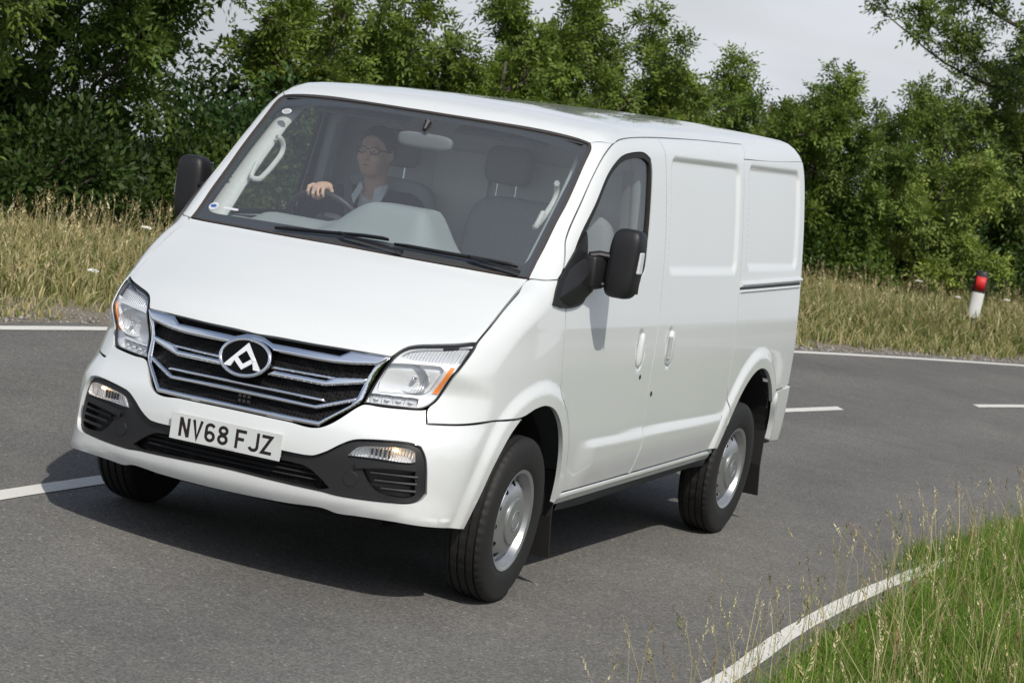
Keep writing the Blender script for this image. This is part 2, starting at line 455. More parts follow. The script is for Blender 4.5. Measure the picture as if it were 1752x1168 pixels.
# painted markings, a sheet 4 mm above the asphalt
t = NT('road_paint'); v = t.coord()
n1 = t.noise(v, 70, 4, .7); n2 = t.noise(v, 5, 4)
c = t.mix(n2.outputs['Fac'], (.60, .585, .53), (.72, .71, .665))
c = t.mix(t.ramp(n1.outputs['Fac'], [(.60, (0, 0, 0)), (.74, (.75, .75, .75))]), c, (.22, .21, .19))
b = t.bsdf(**{'Base Color': c, 'Roughness': .75, 'Normal': t.bump(n1.outputs['Fac'], .4, .003)}); t.surf(b.outputs[0])
def marking(name, s0, s1, rho, w, seed=0, slant=0.0):
    s = np.arange(s0, s1+.001, .12); g = np.random.default_rng(seed)
    rag = lambda: np.convolve(g.normal(0, .006, len(s)+4), np.ones(5)/5, 'valid')
    m = rho(s) if callable(rho) else np.full(len(s), rho)
    A = road(s, m-w/2+rag()); B = road(s+slant, m+w/2+rag())
    V = np.zeros((2*len(s), 3)); V[0::2, :2] = A; V[1::2, :2] = B; V[:, 2] = .004
    i = np.arange(len(s)-1)*2
    return make(name, V, np.stack([i, i+1, i+3, i+2], 1), 'road_paint', road_o)
marking('edge_line', -28, 70, far_edge, .115, 1)
marking('edge_line', -28, 70, lambda s: near_edge(s)+0, .090, 2)
for k, (a, b_) in enumerate([(-14, -8.02), (-5, 1.0), (4, 10.02), (12.96, 19), (22, 28), (31, 37), (40, 46)]):
    marking('centre_dash', a, b_, 0.0, .115, 10+k, .12)

# loose gravel along the far edge (nobody could count it)
def stones(n, s, rho, size, seed):
    g = np.random.default_rng(seed)
    base = np.array([(1, 0, 0), (0, 1, 0), (-1, 0, 0), (0, -1, 0), (0, 0, 1), (0, 0, -1)], float)
    fc = np.array([(0, 1, 4), (1, 2, 4), (2, 3, 4), (3, 0, 4), (1, 0, 5), (2, 1, 5), (3, 2, 5), (0, 3, 5)])
    XY = road(s, rho); z = np.maximum(ground_z(XY[:, 0], XY[:, 1]), -.02)
    sc = size[:, None, None]*g.uniform(.55, 1.2, (n, 6, 1))*np.array([1, 1, .6])
    P = base[None]*sc; an = g.uniform(0, 6.28, n); ca, sa = np.cos(an)[:, None], np.sin(an)[:, None]
    P = np.stack([P[..., 0]*ca-P[..., 1]*sa, P[..., 0]*sa+P[..., 1]*ca, P[..., 2]], -1)
    P += np.concatenate([XY, (z+size*.25)[:, None]], 1)[:, None]
    F_ = (fc[None]+6*np.arange(n)[:, None, None]).reshape(-1, 3)
    tone = g.uniform(.5, 1.35, (n, 1, 1))*np.array([.27, .255, .24])+g.uniform(0, .05, (n, 1, 1))*np.array([1, .8, .5])
    return P.reshape(-1, 3), F_, np.repeat(tone, 6, 1).reshape(-1, 3)
n = 6000
s = rng.uniform(0, 34, n); rho = far_edge(s)+.10+np.abs(rng.normal(0, .30, n))
P, F_, cc = stones(n, s, rho, rng.uniform(.008, .028, n), 3)
vcol('stone_grey', .9)
tag(make('gravel', P, F_, 'stone_grey', col=cc), 'grey gravel strewn along the far edge of the road', 'gravel', kind='stuff')

# bare, gritty soil between asphalt and grass
t = NT('gritty_soil'); v = t.coord()
n1 = t.noise(v, 8, 5, .7); vo = t.new('ShaderNodeTexVoronoi'); vo.inputs['Scale'].default_value = 45; t.link(v, vo.inputs['Vector']); sc_ = t.new('ShaderNodeSeparateColor'); t.link(vo.outputs['Color'], sc_.inputs[0])
c = t.mix(sc_.outputs[0], (.10, .088, .07), (.27, .25, .22)); c = t.mix(n1.outputs['Fac'], c, (.20, .165, .11))
b = t.bsdf(**{'Base Color': c, 'Roughness': .95, 'Normal': t.bump(vo.outputs['Distance'], .8, .012)}); t.surf(b.outputs[0])
s_ = np.arange(-6, 44, .25); V = []
for k, f_ in enumerate((.02, .25, .5, .8, 1.05)):
    q = road(s_, far_edge(s_)+f_+(.05*np.sin(s_*2.7+k) if k else 0)); V.append(np.concatenate([q, (np.maximum(ground_z(q[:, 0], q[:, 1])+.012, -.02 if k else -.02))[:, None]], 1))
V = np.stack(V, 1).reshape(-1, 3); I = (np.arange(len(s_)-1)[:, None]*5+np.arange(4)).ravel()
tag(make('roadside_soil', V, np.stack([I, I+1, I+6, I+5], 1), 'gritty_soil', smooth=True), kind='structure')

# ------------------------------------------------------------------ grass
def blades(pos, h, w, lean, az, c0, c1):
    """tapered bent blades: 5 vertices, 3 triangles each"""
    n = len(pos); d = np.stack([np.cos(az), np.sin(az), np.zeros(n)], 1)
    g = rng.uniform(0, 6.28, n); sd = np.stack([np.cos(g), np.sin(g), np.zeros(n)], 1)*w[:, None]*.5
    upv = np.array([0, 0, 1.])
    m = pos+upv*(h*.55)[:, None]+d*(lean*.30)[:, None]
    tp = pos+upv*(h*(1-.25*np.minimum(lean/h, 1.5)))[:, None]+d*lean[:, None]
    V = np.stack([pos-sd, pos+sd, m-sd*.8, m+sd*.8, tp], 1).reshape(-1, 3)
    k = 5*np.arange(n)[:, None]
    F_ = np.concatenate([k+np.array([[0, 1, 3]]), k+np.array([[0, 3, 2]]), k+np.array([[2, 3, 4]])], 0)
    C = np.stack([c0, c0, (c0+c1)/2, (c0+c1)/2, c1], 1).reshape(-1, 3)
    return V, F_, C
def seed_heads(tip, dirn, L, wid, col, per=9):
    """feathery seed heads: small diamonds set round the end of a stalk"""
    n = len(tip); k = np.linspace(0, 1, per)[None, :, None]
    c = tip[:, None]-dirn[:, None]*L[:, None, None]*k
    a = rng.uniform(0, 6.28, (n, per)); o = np.stack([np.cos(a), np.sin(a), rng.uniform(.3, 1.0, (n, per))], -1)
    o /= np.linalg.norm(o, axis=-1, keepdims=True)
    env = (np.sin(np.pi*(.12+.8*k[..., 0]))*wid[:, None])[..., None]
    q = c+o*env; l = o*env*1.1+dirn[:, None]*(L[:, None, None]/per*.8)
    sdv = np.cross(o, dirn[:, None]); sdv /= np.linalg.norm(sdv, axis=-1, keepdims=True)+1e-9; sdv = sdv*env*.55
    V = np.stack([c, q-sdv, q+l, q+sdv], 2).reshape(-1, 3)
    F_ = np.arange(n*per*4).reshape(-1, 4)
    C = np.repeat(col[:, None], per*4, 1).reshape(-1, 3)*rng.uniform(.8, 1.2, (n*per*4, 1))
    return V, F_, C
def tri(Fq): return np.concatenate([Fq[:, [0, 1, 2]], Fq[:, [0, 2, 3]]], 0)
def join(parts):
    V, F_, C, k = [], [], [], 0
    for v_, f_, c_ in parts:
        V.append(v_); F_.append((tri(f_) if f_.shape[1] == 4 else f_)+k); C.append(c_); k += len(v_)
    return np.concatenate(V), np.concatenate(F_), np.concatenate(C)
vcol('grass_blade', .7, .35, .25)
def pick(n, cols, p):
    c = np.array(cols)[rng.choice(len(cols), n, p=np.array(p)/sum(p))]
    return c*rng.uniform(.7, 1.3, (n, 1))
GREEN, OLIVE, STRAW, PALE, BROWN = (.090, .145, .028), (.21, .22, .075), (.50, .415, .225), (.66, .58, .37), (.27, .17, .09)
# far verge: long, half dry
n = 118000
s = rng.uniform(-1, 40, n)**1.0; f = .42+3.6*rng.uniform(0, 1, n)**.85
edge_r = .16*np.sin(s*1.7)+.12*np.sin(s*4.1+2)+.08*np.sin(s*9.3)
f = f+np.maximum(edge_r, -.1); XY = road(s, far_edge(s)+f)
z = ground_z(XY[:, 0], XY[:, 1])
pn = .5+.5*np.sin(XY[:, 0]*1.3+2*np.sin(XY[:, 1]*.9))*np.sin(XY[:, 1]*1.7+XY[:, 0]*.4)
h = (.06+(.13+.010*np.clip(s-6, 0, 20))*sstep(.3, 1.7, f)+.07*pn)*rng.uniform(.55, 1.3, n)
dry = np.clip(.76-.026*(s-5)+.22*(pn-.5)+.12*(f < .9), .22, .85)
isd = rng.uniform(0, 1, n) < dry
c0 = np.where(isd[:, None], pick(n, [OLIVE, STRAW], [2, 1]), pick(n, [GREEN, OLIVE], [2, 1]))
c1 = np.where(isd[:, None], pick(n, [STRAW, PALE, OLIVE], [3, 1.2, 1.2]), pick(n, [OLIVE, GREEN, STRAW], [2, 1.5, .6]))
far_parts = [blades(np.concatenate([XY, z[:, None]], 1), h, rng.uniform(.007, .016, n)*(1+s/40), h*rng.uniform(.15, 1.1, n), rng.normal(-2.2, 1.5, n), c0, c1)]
n = 6500
s = rng.uniform(-1, 40, n); f = .8+3.2*rng.uniform(0, 1, n)**.8; XY = road(s, far_edge(s)+f); z = ground_z(XY[:, 0], XY[:, 1])
h = rng.uniform(.24, .54, n)*(.6+.4*sstep(.6, 2, f))*(1+.012*np.clip(s-6, 0, 20)); az = rng.normal(-2.3, .9, n); ln = h*rng.uniform(.05, .4, n)
c1 = pick(n, [STRAW, PALE, BROWN], [3, 2, .7]); pos = np.concatenate([XY, z[:, None]], 1)
far_parts.append(blades(pos, h, np.full(n, .006), ln, az, pick(n, [OLIVE, STRAW], [1, 1]), c1))
dv = np.stack([np.cos(az)*ln*.8, np.sin(az)*ln*.8, h*.5], 1); dv /= np.linalg.norm(dv, axis=1)[:, None]
tip = pos+np.stack([np.cos(az)*ln, np.sin(az)*ln, h*(1-.25*ln/h)], 1)
far_parts.append(seed_heads(tip, dv, rng.uniform(.07, .16, n), rng.uniform(.008, .02, n), c1, 6))
V, F_, C = join(far_parts)
tag(make('far_verge_grass', V, F_, 'grass_blade', col=C), 'long half-dry grass on the far verge before the hedge', 'grass', kind='stuff')
# near verge: lush and green, with ripe stalks standing over it
def near_xy(n, s0, s1, w, p=1.0):
    s = rng.uniform(s0, s1, n); f = .03+w*rng.uniform(0, 1, n)**p
    f = f+.05*np.sin(s*3.1)+.05*np.sin(s*7.7+1)-.24*sstep(2.3, 3.6, s)
    XY = road(s, near_edge(s)-np.maximum(f, -.16)); return s, f, XY, ground_z(XY[:, 0], XY[:, 1])
n = 98000
s, f, XY, z = near_xy(n, -3.5, 12, 2.6, .9)
pn = .5+.5*np.sin(XY[:, 0]*2.3+np.sin(XY[:, 1]*3))*np.sin(XY[:, 1]*3.7)
h = (.05+.20*sstep(0, .55, f)+.09*pn*sstep(.1, .5, f)+.11*sstep(2.2, 4.0, s))*rng.uniform(.6, 1.3, n)
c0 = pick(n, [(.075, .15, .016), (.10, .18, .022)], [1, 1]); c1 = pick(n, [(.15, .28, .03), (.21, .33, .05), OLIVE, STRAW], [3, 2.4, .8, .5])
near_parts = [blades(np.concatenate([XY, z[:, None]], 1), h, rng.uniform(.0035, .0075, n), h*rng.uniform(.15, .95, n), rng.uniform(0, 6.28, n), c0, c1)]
n = 2300
s, f, XY, z = near_xy(n, -3.3, 11, 2.4, .9)
h = rng.uniform(.28, .78, n)*(.65+.35*sstep(.0, .5, f)); az = rng.normal(-1.9, 1.1, n); ln = h*rng.uniform(.05, .55, n)
c1 = pick(n, [STRAW, PALE, (.30, .17, .10), OLIVE], [3, 2.4, .6, 1]); pos = np.concatenate([XY, z[:, None]], 1)
near_parts.append(blades(pos, h, np.full(n, .0042), ln, az, pick(n, [OLIVE, STRAW], [1.4, 1]), c1))
dv = np.stack([np.cos(az)*ln*.8, np.sin(az)*ln*.8, h*.5], 1); dv /= np.linalg.norm(dv, axis=1)[:, None]
tip = pos+np.stack([np.cos(az)*ln, np.sin(az)*ln, h*(1-.25*ln/h)], 1)
near_parts.append(seed_heads(tip, dv, rng.uniform(.05, .13, n), rng.uniform(.004, .0095, n), c1, 10))
V, F_, C = join(near_parts)
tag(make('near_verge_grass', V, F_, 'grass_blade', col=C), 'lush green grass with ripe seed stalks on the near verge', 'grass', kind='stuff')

# ------------------------------------------------------------------ trees and bushes
vcol('leaf', .52, .30, .28)
simple('bark', (.085, .072, .055), .9, grain=.4, gscale=25, bump=.6)
def unit(v): return v/(np.linalg.norm(v, axis=-1, keepdims=True)+1e-9)
def leaf_quads(base, dirn, nrm, L, W, col):
    sd = unit(np.cross(dirn, nrm)); m = base+dirn*(L*.45)[:, None]
    V = np.stack([base, m-sd*(W*.5)[:, None], base+dirn*L[:, None]-nrm*(L*.12)[:, None], m+sd*(W*.5)[:, None]], 1).reshape(-1, 3)
    return V, np.arange(len(base)*4).reshape(-1, 4), np.repeat(col, 4, 0)
def compound(pos, dirn, g, L, lf, col, pairs=4):
    """ash leaves: leaflets in pairs along a drooping stalk, one at its end"""
    n = len(pos); out = []
    side = unit(np.cross(dirn, unit(g.normal(0, 1, (n, 3))+np.array([0, 0, 1.2])))); nrm = unit(np.cross(side, dirn))
    for k in range(pairs+1):
        t = (.25+.75*k/pairs); p = pos+dirn*(L*t)[:, None]-np.array([0, 0, 1])*(L*.22*t*t)[:, None]
        for sg in ((-1, 1) if k < pairs else (0,)):
            d = unit(dirn*(.65 if sg else 1)+side*sg*.75+g.normal(0, .16, (n, 3))-np.array([0, 0, .18]))
            out.append(leaf_quads(p, d, unit(nrm+g.normal(0, .3, (n, 3))), lf*g.uniform(.75, 1.2, n), lf*.40*np.ones(n), col*g.uniform(.85, 1.15, (n, 1))))
    return join(out)
def prisms(A, B, r0, r1):
    n = len(A); d = unit(B-A); u = unit(np.cross(d, np.array([.3, .5, .81]))); w = np.cross(d, u)
    a = np.array([0, 2.094, 4.189]); o = np.cos(a)[None, :, None]*u[:, None]+np.sin(a)[None, :, None]*w[:, None]
    V = np.concatenate([A[:, None]+o*np.reshape(r0, (-1, 1, 1)), B[:, None]+o*np.reshape(r1, (-1, 1, 1))], 1).reshape(-1, 3)
    k = 6*np.arange(n)[:, None]
    F_ = np.concatenate([k+np.array([[i, (i+1) % 3, 3+(i+1) % 3, 3+i]]) for i in range(3)], 0)
    return V, F_
def tree(name, loc, H, Rw, seed, label, limbs=9, sec=8, shoots=6, leaves=9, tone=(.050, .098, .020), bare=0.0, spire=0.5, pairs=3, leafL=.20, lf=.075, low=.1, aim=None, group=None, cat='tree'):
    g = np.random.default_rng(seed)
    root = empty(name, loc, label, cat, group)
    TB = MB(); z0 = 0.0
    lean = g.normal(0, .06, 2)*H
    tr = np.array([(lean[0]*t*t, lean[1]*t*t, H*.82*t) for t in np.linspace(-.03, 1, 9)]); tr[1:-1, :2] += g.normal(0, .03*H/4, (7, 2))
    TB.tube(tr, np.linspace(.022*H**.9, .006*H, 9), 8)
    SB, SD = [], []; wa, wb, wr = [], [], []
    for i in range(limbs):
        t0 = low+(.85-low)*(i+.5)/limbs*g.uniform(.85, 1.1); t0 = min(t0, .93); b = np.array([np.interp(t0*H*.82, tr[:, 2], tr[:, k]) for k in (0, 1)]+[t0*H*.82])
        az = i*2.4+g.normal(0, .5)
        if aim is not None and g.uniform() < .5: az = aim+g.normal(0, .9)
        reach = Rw*(.55+.5*math.sin(math.pi*min(1, t0*.85+.12)))*g.uniform(.75, 1.15)
        rise = H*(.10+.22*spire)*g.uniform(.6, 1.3)*(1.0 if t0 < .7 else 1.1)
        hd = np.array([math.cos(az), math.sin(az), 0])
        tt_ = np.linspace(0, 1, 7)[:, None]
        L = b+hd*reach*tt_**(.8)+np.array([0, 0, 1])*rise*tt_**1.5+np.cumsum(g.normal(0, .035*Rw/2, (7, 3)), 0)*tt_
        L[:, 2] = np.minimum(L[:, 2], H*1.02)
        TB.tube(L, np.linspace(.0062*H**.9, .003*H**.6, 7), 6)
        for j in range(sec):
            t = .18+.82*(j+g.uniform(.1, .9))/sec; q = np.array([np.interp(t, tt_[:, 0], L[:, k]) for k in range(3)])
            d = unit(hd*.6+g.normal(0, .62, 3)+np.array([0, 0, .45+.5*spire])); l2 = Rw*g.uniform(.18, .42)*(1.15-.5*t)
            e = q+d*l2; wa.append(q); wb.append(e); wr.append(.0045*H**.6)
            ks = g.uniform(.25, 1.0, shoots)
            for k in ks:
                p = q+d*l2*k; dd = unit(d*.6+g.normal(0, .6, 3)+np.array([0, 0, .25+.5*spire]))
                SB.append(p); SD.append(dd)
    SB, SD = np.array(SB), np.array(SD); sl = g.uniform(.14, .34, len(SB))*(Rw/1.6)**.3
    wa, wb = np.array(wa), np.array(wb)
    V1, F1 = prisms(wa, wb, np.array(wr), np.array(wr)*.5); V2, F2 = prisms(SB, SB+SD*sl[:, None], np.full(len(SB), .004), np.full(len(SB), .0015))
    k0 = len(TB.V); TV = np.concatenate([np.array(TB.V), V1, V2]); TF = TB.F+[tuple(f) for f in F1+k0]+[tuple(f) for f in F2+k0+len(V1)]
    make('trunk', TV, TF, 'bark', root, smooth=True)
    keep = g.uniform(0, 1, len(SB)) > bare
    SBk, SDk, slk = SB[keep], SD[keep], sl[keep]; n = len(SBk)*leaves
    tt_ = g.uniform(.25, 1.0, (len(SBk), leaves)); pos = (SBk[:, None]+SDk[:, None]*(slk[:, None]*tt_)[..., None]).reshape(-1, 3)
    dirn = unit(np.repeat(SDk, leaves, 0)*.55+g.normal(0, .75, (n, 3))+np.array([0, 0, -.08]))
    hue = np.repeat(g.uniform(0, 1, len(SBk)), leaves)[:, None]; br = np.repeat(g.uniform(.62, 1.35, len(SBk)), leaves)[:, None]*g.uniform(.8, 1.2, (n, 1))
    col = (np.array(tone)*(1-hue*.35)+np.array([tone[0]*2.0, tone[1]*1.45, tone[2]*1.2])*hue*.35)*br
    V, F_, C = compound(pos, dirn, g, leafL*g.uniform(.7, 1.25, n), lf, col, pairs)
    make('crown', V, F_, 'leaf', root, col=C)
    return root
def bush(name, loc, size, seed, label, n=15000, tone=(.045, .085, .018), lf=.070, group=None):
    g = np.random.default_rng(seed); root = empty(name, loc, label, 'bush', group); a, b_, c_ = size
    k = 46; cen = unit(g.normal(0, 1, (k, 3)))*g.uniform(.25, .95, (k, 1)); cen[:, 2] = np.abs(cen[:, 2])*1.0
    cen = cen*np.array([a, b_, c_]); cr = g.uniform(.20, .36, k)*min(a, b_, c_)*1.1
    TB = MB()
    for i in range(0, k, 2):
        e = cen[i]; TB.tube([(e[0]*.12, e[1]*.12, -.05), (e[0]*.5, e[1]*.5, e[2]*.55), tuple(e)], [.03, .018, .006], 5)
    TB.build('stem', 'bark', root, True, 60)
    i = g.integers(0, k, n); p = cen[i]+unit(g.normal(0, 1, (n, 3)))*(cr[i]*g.uniform(.3, 1.15, n)**.6)[:, None]
    p[:, 2] = np.maximum(p[:, 2], .02)
    d = unit(p-cen[i]+g.normal(0, .25, (n, 3))*cr[i][:, None]+np.array([0, 0, .03])); br = (g.uniform(.6, 1.35, k)[i]*g.uniform(.75, 1.25, n))[:, None]
    V, F_, C = leaf_quads(p, d, unit(g.normal(0, 1, (n, 3))), lf*g.uniform(.7, 1.3, n), lf*.6*np.ones(n), np.array(tone)*br)
    make('foliage', V, tri(F_), 'leaf', root, col=C); return root
def gp(s, f):
    """a point f metres beyond the far edge line, standing on the ground"""
    q = road(s, far_edge(s)+f); return (float(q[0]), float(q[1]), float(ground_z(q[0], q[1])))
ASH = 'ash trees and saplings in the hedgerow'
AIM = math.atan2(4.7+6, 9.8+14)
tree('ash_tree', gp(9.35, 6.2), 5.6, 2.3, 11, 'broad ash tree reaching out of the picture behind the left mirror', limbs=13, sec=10, shoots=7, tone=(0.071, 0.123, 0.023), spire=.25, low=.06, aim=AIM, leafL=.24, lf=.085, group=ASH)
tree('ash_tree', gp(6.7, 4.9), 5.2, 2.0, 12, 'leafy ash tree cut by the left edge of the picture', limbs=11, sec=9, shoots=6, tone=(0.098, 0.152, 0.030), spire=.2, low=.05, aim=AIM, leafL=.24, lf=.085, group=ASH)
tree('ash_tree', gp(11.85, 5.0), 2.65, .75, 13, 'slim ash sapling, left of the two spires over the van roof', limbs=9, sec=6, shoots=5, spire=1.1, low=.05, leaves=8, tone=(0.110, 0.166, 0.028), group=ASH)
tree('ash_tree', gp(12.75, 5.2), 2.9, .8, 14, 'taller spire of young ash over the driver', limbs=10, sec=6, shoots=5, spire=1.1, low=.05, leaves=8, tone=(0.110, 0.171, 0.028), group=ASH)
tree('ash_tree', gp(13.65, 5.0), 2.6, 1.1, 15, 'bushy ash sapling above the windscreen mirror', limbs=10, sec=7, shoots=5, spire=.8, low=.05, tone=(0.103, 0.162, 0.028), group=ASH)
tree('ash_tree', gp(15.3, 5.3), 3.25, 1.15, 16, 'highest ash clump above the middle of the roof', limbs=12, sec=7, shoots=6, spire=.85, low=.05, tone=(0.106, 0.162, 0.030), group=ASH)
tree('ash_tree', gp(16.4, 5.0), 2.95, .95, 17, 'loose ash sapling right of the highest clump over the roof', limbs=9, sec=6, shoots=5, spire=.9, low=.05, bare=.1, tone=(0.117, 0.166, 0.033), group=ASH)
tree('ash_tree', gp(18.2, 5.0), 2.95, 1.15, 18, 'full ash sapling above the passenger door', limbs=11, sec=7, shoots=6, spire=.9, low=.05, tone=(0.113, 0.173, 0.030), group=ASH)
tree('ash_tree', gp(19.45, 5.1), 2.9, 1.4, 19, 'low ash sapling above the sliding door', limbs=10, sec=7, shoots=5, spire=.8, low=.05, tone=(0.103, 0.159, 0.028), group=ASH)
tree('ash_tree', gp(21.1, 5.1), 2.9, 1.2, 20, 'ash sapling with ragged tips above the rear corner of the roof', limbs=10, sec=7, shoots=5, spire=.8, low=.05, bare=.1, tone=(0.098, 0.152, 0.028), group=ASH)
tree('ash_tree', gp(21.9, 3.9), 2.25, .95, 21, 'pale green young ash beside the rear edge of the van', limbs=9, sec=7, shoots=5, spire=.45, low=.05, tone=(0.169, 0.239, 0.054), group=ASH)
tree('ash_tree', gp(26.6, 5.4), 6.8, 3.3, 22, 'tall open ash tree filling the top right corner', limbs=24, sec=11, shoots=6, leaves=8, spire=.4, low=.06, bare=.0, tone=(0.092, 0.142, 0.030), aim=AIM+.6, leafL=.24, lf=.09, group=ASH)
tree('ash_tree', gp(29.0, 6.2), 6.2, 2.6, 23, 'ash tree cut by the right edge behind the marker post', limbs=17, sec=12, shoots=6, spire=.3, low=.05, bare=.0, tone=(0.080, 0.131, 0.026), leafL=.24, lf=.09, group=ASH)
tree('ash_tree', gp(14.4, 4.8), 2.75, 1.1, 24, 'ash sapling between the windscreen mirror and the highest clump', limbs=10, sec=7, shoots=5, spire=.85, low=.05, tone=(0.106, 0.163, 0.028), group=ASH)
tree('ash_tree', gp(17.3, 5.1), 2.7, 1.05, 25, 'ash sapling over the front edge of the passenger door', limbs=9, sec=7, shoots=5, spire=.85, low=.05, tone=(0.111, 0.168, 0.030), group=ASH)
tree('ash_tree', gp(24.0, 5.0), 3.2, 1.35, 26, 'middle-sized ash between the pale young ash and the tall open ash', limbs=11, sec=7, shoots=5, spire=.6, low=.05, bare=.1, tone=(0.094, 0.143, 0.028), group=ASH)
tree('ash_tree', gp(20.3, 4.7), 2.75, 1.25, 27, 'ash sapling filling the dip over the join of sliding door and rear panel', limbs=11, sec=8, shoots=5, spire=.6, low=.05, tone=(.085, .145, .028), group=ASH)
HB = 'bushes that fill the hedgerow'
spots = [(5.2, 4.3, 1.5, 'dark bush at the far left end of the hedge foot'), (7.4, 4.2, 1.45, 'rounded dark bush under the left ash tree'),
         (9.1, 4.1, 1.5, 'dark hawthorn bush behind the black left mirror'), (10.6, 4.6, 1.95, 'grey-green bush below the gap of sky left of the van'),
         (12.3, 4.4, 1.6, 'bush seen through the driver side window'), (14.6, 4.5, 1.8, 'bush filling the hedge foot behind the windscreen top'), (16.9, 4.5, 1.75, 'bush behind the cab roof'),
         (18.9, 4.5, 1.7, 'bush behind the cargo roof'), (20.6, 4.4, 1.8, 'dark bush touching the rear corner of the van'), (22.9, 4.3, 1.7, 'dark bush under the tall open ash'),
         (24.4, 4.4, 1.75, 'dark bush just left of the marker post'), (26.0, 4.4, 1.8, 'dark bush right behind the marker post'), (27.8, 4.6, 1.9, 'bush at the right edge of the hedge foot')]
for k, (s_, f_, h_, lab) in enumerate(spots):
    bush('hedge_bush', gp(s_, f_), (1.45, 1.05, h_*.80), 40+k, lab, 11500, tuple((.66 if k < 3 else .9)*q for q in (.045+.016*(k % 3), .092+.018*(k % 3), .019+.004*(k % 2))), group=HB)
back = ['behind the left edge tree', 'behind the broad left ash', 'behind the mirror gap', 'behind the two spires', 'behind the windscreen saplings', 'behind the highest clump', 'behind the door sapling',
        'behind the sliding door sapling', 'behind the ragged sapling', 'behind the pale young ash', 'behind the tall open ash', 'behind the marker post bushes', 'behind the right edge ash']
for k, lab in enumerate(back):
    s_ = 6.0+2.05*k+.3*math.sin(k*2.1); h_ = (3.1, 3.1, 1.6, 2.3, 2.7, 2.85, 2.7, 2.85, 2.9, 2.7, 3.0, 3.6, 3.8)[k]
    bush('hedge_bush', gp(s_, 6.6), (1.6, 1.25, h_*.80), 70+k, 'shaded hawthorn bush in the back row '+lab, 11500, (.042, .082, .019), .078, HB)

# the hedge on the camera's own side of the road, out of the picture but mirrored in the van's flank
n = 24000; s_ = rng.uniform(-26, 30, n); q = road(s_, -13.5-.9*rng.normal(0, 1, n)*.8); hh = (2.3+.5*np.sin(s_*.9)+.4*np.sin(s_*2.3+1))*rng.uniform(0, 1, n)**.8
p_ = np.concatenate([q, (ground_z(q[:, 0], q[:, 1])+hh)[:, None]], 1)
V, F_, C = leaf_quads(p_, unit(rng.normal(0, 1, (n, 3))), unit(rng.normal(0, 1, (n, 3))), rng.uniform(.18, .34, n), rng.uniform(.14, .24, n), np.array([.045, .085, .02])*rng.uniform(.6, 1.4, (n, 1)))
tag(make('near_hedge', V, tri(F_), 'leaf', col=C), 'dense green hedge running along the near side of the road', 'hedge', kind='stuff')

# ------------------------------------------------------------------ verge marker post
simple('post_white', (.70, .70, .67), .5, grain=.12, gscale=14)
simple('post_black', (.02, .02, .022), .5)
simple('reflector_red', (.55, .015, .012), .55, grain=.2, gscale=160)
px_, py_ = road(20.06, far_edge(20.06)+1.63); pz_ = float(ground_z(px_, py_))
post = empty('marker_post', (float(px_), float(py_), pz_), 'black and white verge marker post with red reflector in the grass', 'marker post')
to_cam = math.atan2(4.72-py_, 9.84-px_)
post.rotation_euler = (math.radians(-1.0), math.radians(1.0), to_cam)
def post_ring(z0, z1, r, top=False):
    m = MB(); n = 20; a = np.linspace(0, 2*np.pi, n, endpoint=False)
    prof = [(z0, r), (z1, r)]+([(z1+.02, r*.82), (z1+.03, r*.4), (z1+.032, 0.001)] if top else [])
    V = [(rr*.62*math.cos(q), rr*math.sin(q), z) for z, rr in prof for q in a]
    return m.add(V, [(i*n+k, i*n+(k+1) % n, (i+1)*n+(k+1) % n, (i+1)*n+k) for i in range(len(prof)-1) for k in range(n)])
post_ring(-.2, .27, .083).build('base', 'post_black', post, True)
post_ring(.27, .60, .080).build('shaft', 'post_white', post, True)
post_ring(.60, .845, .084, True).build('cap', 'post_black', post, True)
a = np.linspace(-.85, .85, 9); V = [(.62*.087*math.cos(q), .087*math.sin(q), z) for z in (.625, .800) for q in a]+[(.62*.080*math.cos(q), .080*math.sin(q), z) for z in (.625, .800) for q in a]
Fc = [(k, k+1, 9+k+1, 9+k) for k in range(8)]+[(18+k+1, 18+k, 27+k, 27+k+1) for k in range(8)]+[(k+1, k, 18+k, 18+k+1) for k in range(8)]+[(9+k, 9+k+1, 27+k+1, 27+k) for k in range(8)]+[(0, 9, 27, 18), (17, 8, 26, 35)]
make('reflector', V, Fc, 'reflector_red', post, smooth=True)

# white flower umbels standing in the far verge
simple('petal_white', (.78, .78, .72), .7, grain=.1)
simple('stalk_green', (.10, .14, .04), .7)
FL = 'white flower heads in the far verge'
flo = [(18.9, 1.75, .62, 'white flower umbel left of the marker post, standing highest'), (19.6, 1.6, .50, 'white flower umbel close to the left foot of the marker post'),
       (20.9, 1.7, .52, 'white flower umbel just right of the marker post'), (4.95, 1.0, .22, 'white yarrow head low beside the left headlight'), (6.35, 1.8, .40, 'white yarrow head in the dry grass above the left headlight')]
for k, (s_, f_, h_, lab) in enumerate(flo):
    x_, y_, z_ = gp(s_, f_); fo = empty('flower', (x_, y_, z_), lab, 'flower', FL); g = np.random.default_rng(200+k)
    MB().tube([(0, 0, 0), (.02, .01, h_*.5), (.03, .0, h_)], [.005, .004, .003], 5).build('stalk', 'stalk_green', fo, True)
    m = MB()
    for q in range(26):
        r_, an = .042*math.sqrt(g.uniform()), g.uniform(0, 6.28); m.ellipsoid((.03+r_*math.cos(an), r_*math.sin(an), h_+.01+g.uniform(0, .012)-r_*.15), (.009, .009, .005), 6, 4)
    m.build('umbel', 'petal_white', fo, True)
